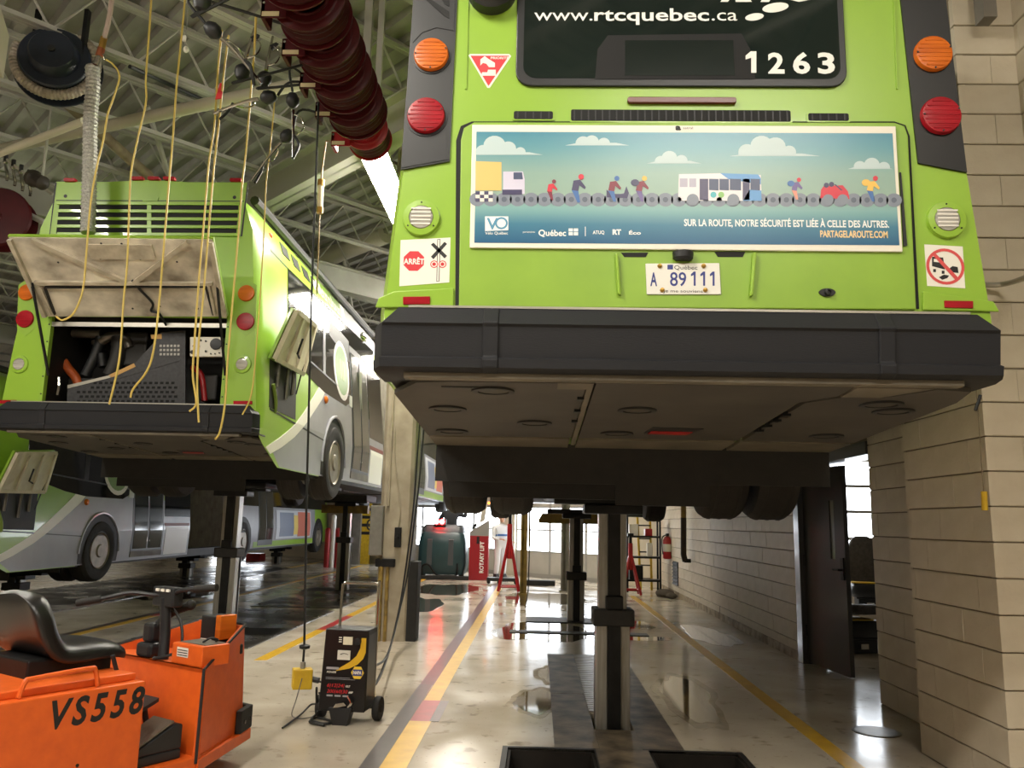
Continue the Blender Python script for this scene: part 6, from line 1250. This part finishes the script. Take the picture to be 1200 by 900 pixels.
txt('lettering', 'ROTARY LIFT', GLASSW, cab2, (c.x+.13, c.y-.001, .18), UZ, -UX, .10, .78, .03, depth=.002)
m = MB(); m.box(c.x-.06, c.x+.01, c.y-.004, c.y, .90, 1.08); mk('warning_plate', m, INK, cab2)
# floor scrubber
c = P(516, 679, Z=0); t = thing('floor_scrubber', 'dark teal ride-on floor scrubber with glowing red rear lamps', 'floor scrubber', c)
TEAL = mat('scrubber_teal', (38, 66, 70), .4, col2=(30, 54, 58), scale=3); SG_ = mat('scrubber_grey', (70, 72, 76), .45)
def sring(z, w_, d_, r=.12): return [(c.x + x, c.y + .6 + y, z) for x, y in rrect(-w_, w_, -d_, d_, r, 3)]
m = MB(); m.loft([sring(.12, .56, .58), sring(.35, .60, .62), sring(.9, .59, .60), sring(1.12, .55, .56), sring(1.18, .50, .5)]); mk('tank', m, TEAL, t, smooth=True)
m = MB(); m.loft([sring(1.17, .53, .5), sring(1.28, .52, .46), sring(1.36, .46, .38)]); mk('lid', m, SG_, t, smooth=True)
for x in (-.30, .24): m = MB(); m.loft([[(c.x+x-.07, c.y+.01, .30), (c.x+x+.07, c.y+.01, .30), (c.x+x+.07, c.y-.02, .35), (c.x+x-.07, c.y-.02, .35)], [(c.x+x-.06, c.y+.03, 1.0), (c.x+x+.06, c.y+.03, 1.0), (c.x+x+.06, c.y-.01, .98), (c.x+x-.06, c.y-.01, .98)]]); mk('tank_rib', m, SG_, t)
m = MB(); m.tube(smooth_path([(c.x-.45, c.y-.03, .08), (c.x-.46, c.y-.04, .32), (c.x-.30, c.y-.05, .36), (c.x-.1, c.y-.05, .12), (c.x+.2, c.y-.05, .10), (c.x+.40, c.y-.05, .12), (c.x+.42, c.y-.03, .4)], 4), .025, 8); mk('squeegee_frame', m, STEELD, t, smooth=True)
m = MB(); m.box(c.x-.62, c.x+.72, c.y-.12, c.y-.04, .0, .10); mk('squeegee', m, RUBBER, t, bevel=.01)
for x in (-.1, .0): m = MB(); m.ball((c.x+x*1.4-.02, c.y+.02+.08, 1.43), .07); mk('rear_lamp', m, mat('red_glow', (255, 40, 40), .3, emit=30, ecol=(255, 40, 40)), t, smooth=True)
m = MB(); m.box(c.x-.22, c.x+.08, c.y+.12, c.y+.24, 1.33, 1.5); mk('lamp_housing', m, BLACKP, t, bevel=.01)
for s in (-1, 1): m = MB(); m.lathe((c.x+s*.5, c.y+.3, .14), (1, 0, 0), [(.06, -.06), (.13, -.06), (.14, 0), (.13, .06), (.06, .06), (0, .05)], 18); mk('wheel', m, TIRE, t, smooth=True)
# bellows bus bay: fire box, red hydrant posts, striped bollard
def slab(name, px0, px1, py0, py1, Y, mm, label, cat, dpt=.25, detail=None):
    a, b = P(px0, py1, Y=Y), P(px1, py0, Y=Y); t = thing(name, label, cat, (a.x, Y, a.z))
    m = MB(); m.box(a.x, b.x, Y, Y+dpt, a.z, b.z); mk('body', m, mm, t, bevel=.02)
    return t, a, b
for px, lb, mm in ((382, 'red steel post beyond the slim lift post', REDP), (388, 'white steel post between the red ones', STICKER), (394, 'second red steel post nearest the yellow column', REDP)):
    a = P(px, 665, Z=0); t = thing('guard_post', lb, 'post', a); m = MB(); m.cyl(a, a + UZ*(1.1 if mm is REDP else 1.5), .085 if mm is REDP else .08, 12); mk('shaft', m, mm, t, smooth=True); m = MB(); m.ball(a + UZ*(1.1 if mm is REDP else 1.5), .085 if mm is REDP else .08); mk('cap', m, mm, t, smooth=True)
a = P(425, 661, Z=0); t = thing('striped_column', 'yellow column with black bands beyond the slim lift post', 'column', a); m = MB(); m.box(a.x-.16, a.x+.16, a.y, a.y+.3, 0, 2.6); mk('shaft', m, YELP, t)
for k in range(5): m = MB(); m.box(a.x-.163, a.x+.163, a.y-.004, a.y+.304, .95+.26*k, 1.05+.26*k); mk('band', m, INK, t)
a = P(415, 662, Z=0); m = MB(); m.box(a.x-.2, a.x+.05, a.y+.4, a.y+.7, 0, 2.6); tag(mk('dark_column', m, GRC, None), 'grey column next to the banded yellow one', 'column')
t, a, b = slab('equipment_crate', 288, 305, 645, 653, 27.5, REDP, 'red crate on the floor beyond the low bus', 'crate', .6); m = MB(); m.box(a.x+.05, b.x-.05, 27.49, 27.5, a.z+.05, b.z-.05); mk('front_panel', m, mat('crate_red', (150, 30, 40), .5), t)
for o in t.children: o.location.z = -a.z
# low dolly by the console
c = P(585, 684, Z=0); t = thing('roller_dolly', 'low black roller dolly on the floor by the console', 'dolly', c); m = MB(); m.box(c.x-.3, c.x+.45, c.y-.1, c.y+.2, .06, .14); mk('deck', m, BLACKP, t, bevel=.01)
for x in (-.25, .0, .4): m = MB(); m.lathe((c.x+x, c.y-.1, .045), (0, 1, 0), [(.02, -.02), (.045, -.02), (.045, .02), (.02, .02), (0, .02)], 12); mk('caster', m, RUBBER, t, smooth=True)
m = MB(); c = P(633, 686, Z=0); m.box(c.x-.35, c.x+.35, c.y-.1, c.y+.15, 0, .12); tag(mk('rubber_block', m, RUBBER, None, bevel=.02), 'flat black rubber block on the wet floor', 'block')
# ================================================================== PEOPLE
def person(name, label, base, rotz, joints, edges, radii, body_mat, extras):
    t = thing(name, label, 'person', base, rotz)
    me = bpy.data.meshes.new('body'); me.from_pydata(joints, edges, []); o = bpy.data.objects.new('body', me); C.objects.link(o); o.parent = t; ROOT[o.name] = ROOT[t.name]
    me.materials.append(body_mat); sk = o.modifiers.new('skin', 'SKIN'); sk.use_smooth_shade = True
    for v, r in zip(me.skin_vertices[0].data, radii): v.radius = r if isinstance(r, tuple) else (r, r)
    me.skin_vertices[0].data[0].use_root = True
    sb = o.modifiers.new('sub', 'SUBSURF'); sb.levels = 1; sb.render_levels = 2
    return t, o
SKINM = mat('skin', (196, 148, 122), .5); COV = mat('white_coverall', (224, 224, 226), .7, bump=.3, bscale=14); DKC = mat('dark_clothes', (36, 36, 40), .7); BOOT = mat('boots', (30, 26, 24), .6); HAIR = mat('hair_dark', (34, 26, 20), .7)
def head(t, c, look=(0, -1, 0), cap=None):
    c = Vector(c); d = Vector(look).normalized(); s = d.cross(UZ)
    m = MB(); m.loft([[c + s*(w_*math.cos(k*.5236)) + d*(l_*math.sin(k*.5236) + o_) + UZ*z for k in range(12)] for z, w_, l_, o_ in ((-.115, .035, .04, .045), (-.09, .052, .062, .03), (-.04, .068, .082, .012), (.02, .076, .096, 0), (.07, .07, .09, -.004), (.105, .045, .06, -.008), (.118, .01, .012, -.01))]); h = mk('head', m, SKINM, t, smooth=True, local=True)
    m = MB(); m.prism([c + d*.09 + s*.012 - UZ*.03, c + d*.09 - s*.012 - UZ*.03, c + d*.09 + UZ*.012], d*.022); mk('nose', m, SKINM, h, local=True)
    for e in (-1, 1):
        m = MB(); m.ball(c + d*.086 + s*e*.03 + UZ*.012, .011, 8); mk('eye', m, INK, h, smooth=True, local=True)
        m = MB(); m.ball(c + s*e*.077 - UZ*.01, (.012, .02, .03), 8); mk('ear', m, SKINM, h, smooth=True, local=True)
    m = MB(); m.tube([c + d*.082 - s*.022 - UZ*.055, c + d*.088 - UZ*.057, c + d*.082 + s*.022 - UZ*.055], .005, 5); mk('mouth', m, mat('lips', (150, 92, 82), .5), h, local=True)
    m = MB(); m.loft([[c + s*(w_*math.cos(k*.5236)) + d*(l_*math.sin(k*.5236) + o_) + UZ*z for k in range(12)] for z, w_, l_, o_ in ((-.03, .07, .06, -.035), (.03, .081, .088, -.022), (.08, .076, .092, -.012), (.115, .05, .064, -.01), (.13, .01, .012, -.01))]); mk('hair', m, HAIR, h, smooth=True, local=True)
    return h
def hand(t, w_, d, up, mm=SKINM):
    w_, d, up = Vector(w_), Vector(d).normalized(), Vector(up).normalized(); s = d.cross(up).normalized()
    m = MB(); m.loft([[w_ + d*l + s*(a*x) + up*(b*y) for x, y in ((-1, -1), (1, -1), (1, 1), (-1, 1))] for l, a, b in ((-.01, .024, .018), (.03, .038, .016), (.085, .042, .013))]); h = mk('hand', m, mm, t, smooth=True, local=True)
    for k, L in enumerate((.07, .08, .075, .058)):
        p = w_ + d*.08 + s*(-.031 + .021*k); m = MB(); m.tube([p, p + d*L*.5 - up*.008, p + d*L*.85 - up*.03], .009, 6, .007); mk('finger', m, mm, h, smooth=True, local=True)
    m = MB(); m.tube([w_ + d*.02 - s*.034, w_ + d*.055 - s*.062 - up*.01, w_ + d*.085 - s*.068 - up*.02], .011, 6, .008); mk('thumb', m, mm, h, smooth=True, local=True)
J = [(0, 0, .95), (0, 0, 1.18), (0, .01, 1.40), (0, 0, 1.50), (.10, 0, .88), (.11, -.02, .50), (.12, .02, .12), (-.10, 0, .88), (-.11, -.03, .50), (-.12, .02, .12), (.19, .01, 1.38), (.25, -.02, 1.12), (.20, -.22, 1.02), (-.19, .01, 1.38), (-.25, .0, 1.10), (-.17, -.22, 1.08)]
Ed = [(0, 1), (1, 2), (2, 3), (0, 4), (4, 5), (5, 6), (0, 7), (7, 8), (8, 9), (2, 10), (10, 11), (11, 12), (2, 13), (13, 14), (14, 15)]
R = [(.17, .13), (.165, .12), (.17, .12), (.06, .06), (.10, .10), (.08, .08), (.065, .065), (.10, .10), (.08, .08), (.065, .065), (.075, .075), (.06, .06), (.045, .045), (.075, .075), (.06, .06), (.045, .045)]
b = P(578, 681, Z=0)
t, o = person('person', 'person in a white coverall standing behind the red lift cabinet', (b.x+.14, b.y+.55, 0), math.radians(35), J, Ed, R, COV, None)
t.scale = (.95, .95, .95)
head(t, (0, -.02, 1.64)); hand(t, (.20, -.24, 1.015), (-.3, -1, 0), (0, 0, 1)); hand(t, (-.17, -.24, 1.08), (.3, -1, 0), (0, 0, 1))
for s in (-1, 1): m = MB(); m.loft([[(s*.12+x, y, z) for x, y in ((-.05, -.18 + f), (.05, -.18 + f), (.05, .08), (-.05, .08))] for z, f in ((.0, 0), (.05, .01), (.10, .10), (.16, .12))]); mk('boot', m, BOOT, t, bevel=.01, local=True)
m = MB(); m.loft([[(.20*math.cos(k*.5236), .145*math.sin(k*.5236), z) for k in range(12)] for z in (1.16, 1.21)]); mk('blue_stripe', m, mat('hi_vis_blue', (40, 90, 150), .6), t, smooth=True, local=True)
b = P(520, 676, Z=0)
J2 = [(0, 0, .82), (0, -.03, 1.08), (0, -.03, 1.32), (0, -.03, 1.43), (.11, .02, .80), (.14, .42, .78), (.14, .46, .36), (-.11, .02, .80), (-.14, .42, .78), (-.14, .46, .36), (.20, -.02, 1.32), (.42, -.03, 1.24), (.36, -.02, 1.46), (-.20, -.02, 1.32), (-.34, .05, 1.12), (-.24, .26, 1.10)]
t, o = person('person', 'person in dark work clothes seated on the scrubber with one arm raised', (b.x+.05, b.y+.9, .34), 0, J2, Ed, R, DKC, None)
head(t, (.0, -.02, 1.56), (0, 1, 0)); hand(t, (.355, -.02, 1.48), (-.4, .1, .8), (0, 1, .3)); hand(t, (-.24, .28, 1.10), (.1, 1, 0), (0, 0, 1))
m = MB(); m.loft([[(.105*math.cos(k*.5236), .115*math.sin(k*.5236)-.01, z) for k in range(12)] for z in (1.60, 1.66)] + [[(.06*math.cos(k*.5236), .07*math.sin(k*.5236)-.01, 1.71) for k in range(12)]]); mk('cap', m, mat('white_cap', (226, 224, 220), .6), t, smooth=True, local=True)
for s in (-1, 1): m = MB(); m.loft([[(s*.14+x, y+.46, z) for x, y in ((-.05, -.08), (.05, -.08), (.05, .18 - f), (-.05, .18 - f))] for z, f in ((.22, 0), (.28, .01), (.33, .10), (.40, .12))]); mk('boot', m, BOOT, t, bevel=.01, local=True)
# ================================================================== SIDE ROOM: spare driver's seats
UPH = mat('seat_grey', (96, 90, 84), .8, col2=(70, 66, 62), scale=20); 
def driver_seat(loc, rotz, label, back=True, tip=0):
    t = thing('driver_seat', label, 'seat', loc, rotz, 'spare driver seats'); h = .0
    m = MB(); m.box(-.17, .17, -.20, .20, .0, .16); m.box(-.20, .20, -.22, .22, .16, .19); mk('pedestal', m, BLACKP, t, local=True, bevel=.012)
    m = MB(); m.box(-.06, .04, -.205, -.2, .05, .11); mk('label_plate', m, STICKER, t, local=True)
    m = MB(); m.loft([[(x, y, z) for x, y in rrect(-.25+i, .25-i, -.26+i, .26-i, .07, 3)] for z, i in ((.19, .02), (.24, 0), (.34, 0), (.38, .03))]); mk('cushion', m, BLACKP, t, local=True, smooth=True)
    m = MB(); m.box(-.26, .1, -.24, .0, .385, .40); mk('yellow_strap', m, YELP, t, local=True)
    m = MB(); m.loft([[(x*w_, .24 + dy + y, z) for x, y in ((-1, -.05), (1, -.05), (1, .06), (-1, .06))] for z, w_, dy in ((.34, .22, 0), (.6, .25, .03), (.85, .23, .08), (1.02, .15, .12), (1.06, .08, .13))] if not tip else [[(x*w_, dy, z + y) for x, y in ((-1, -.05), (1, -.05), (1, .06), (-1, .06))] for dy, w_, z in ((.20, .22, .45), (-.05, .25, .5), (-.3, .22, .52), (-.42, .14, .52))]); mk('backrest', m, UPH, t, local=True, bevel=.03)
    m = MB(); m.tube([(-.28, .22, .56), (-.29, -.10, .58)], .035, 8); mk('armrest', m, BLACKP, t, local=True, smooth=True)
    return t
c = P(1013, 690, Z=.0); c1 = P(1018, 702, Y=12.5); driver_seat((c1.x, 12.5, .30), math.radians(-12), 'grey backed driver seat standing upright by the side room door')
m = MB(); m.box(c1.x-.5, c1.x+.9, 12.1, 13.0, 0, .30); tag(mk('storage_platform', m, mat('platform_white', (206, 196, 178), .6), None), 'low pale platform under the upright driver seat', 'platform')
c = P(1008, 766, Z=0); driver_seat((c.x+.02, c.y+.2, 0), math.radians(15), 'black driver seat on the floor with its grey backrest folded forward', tip=1)

m = MB(); a = P(1157, 24, Y=4.6); m.box(a.x-.04, a.x+.04, 4.56, 4.66, a.z, 6.9); tag(mk('wall_post', m, GRC, None), 'short grey steel post end hanging above the pilaster corner', 'post')
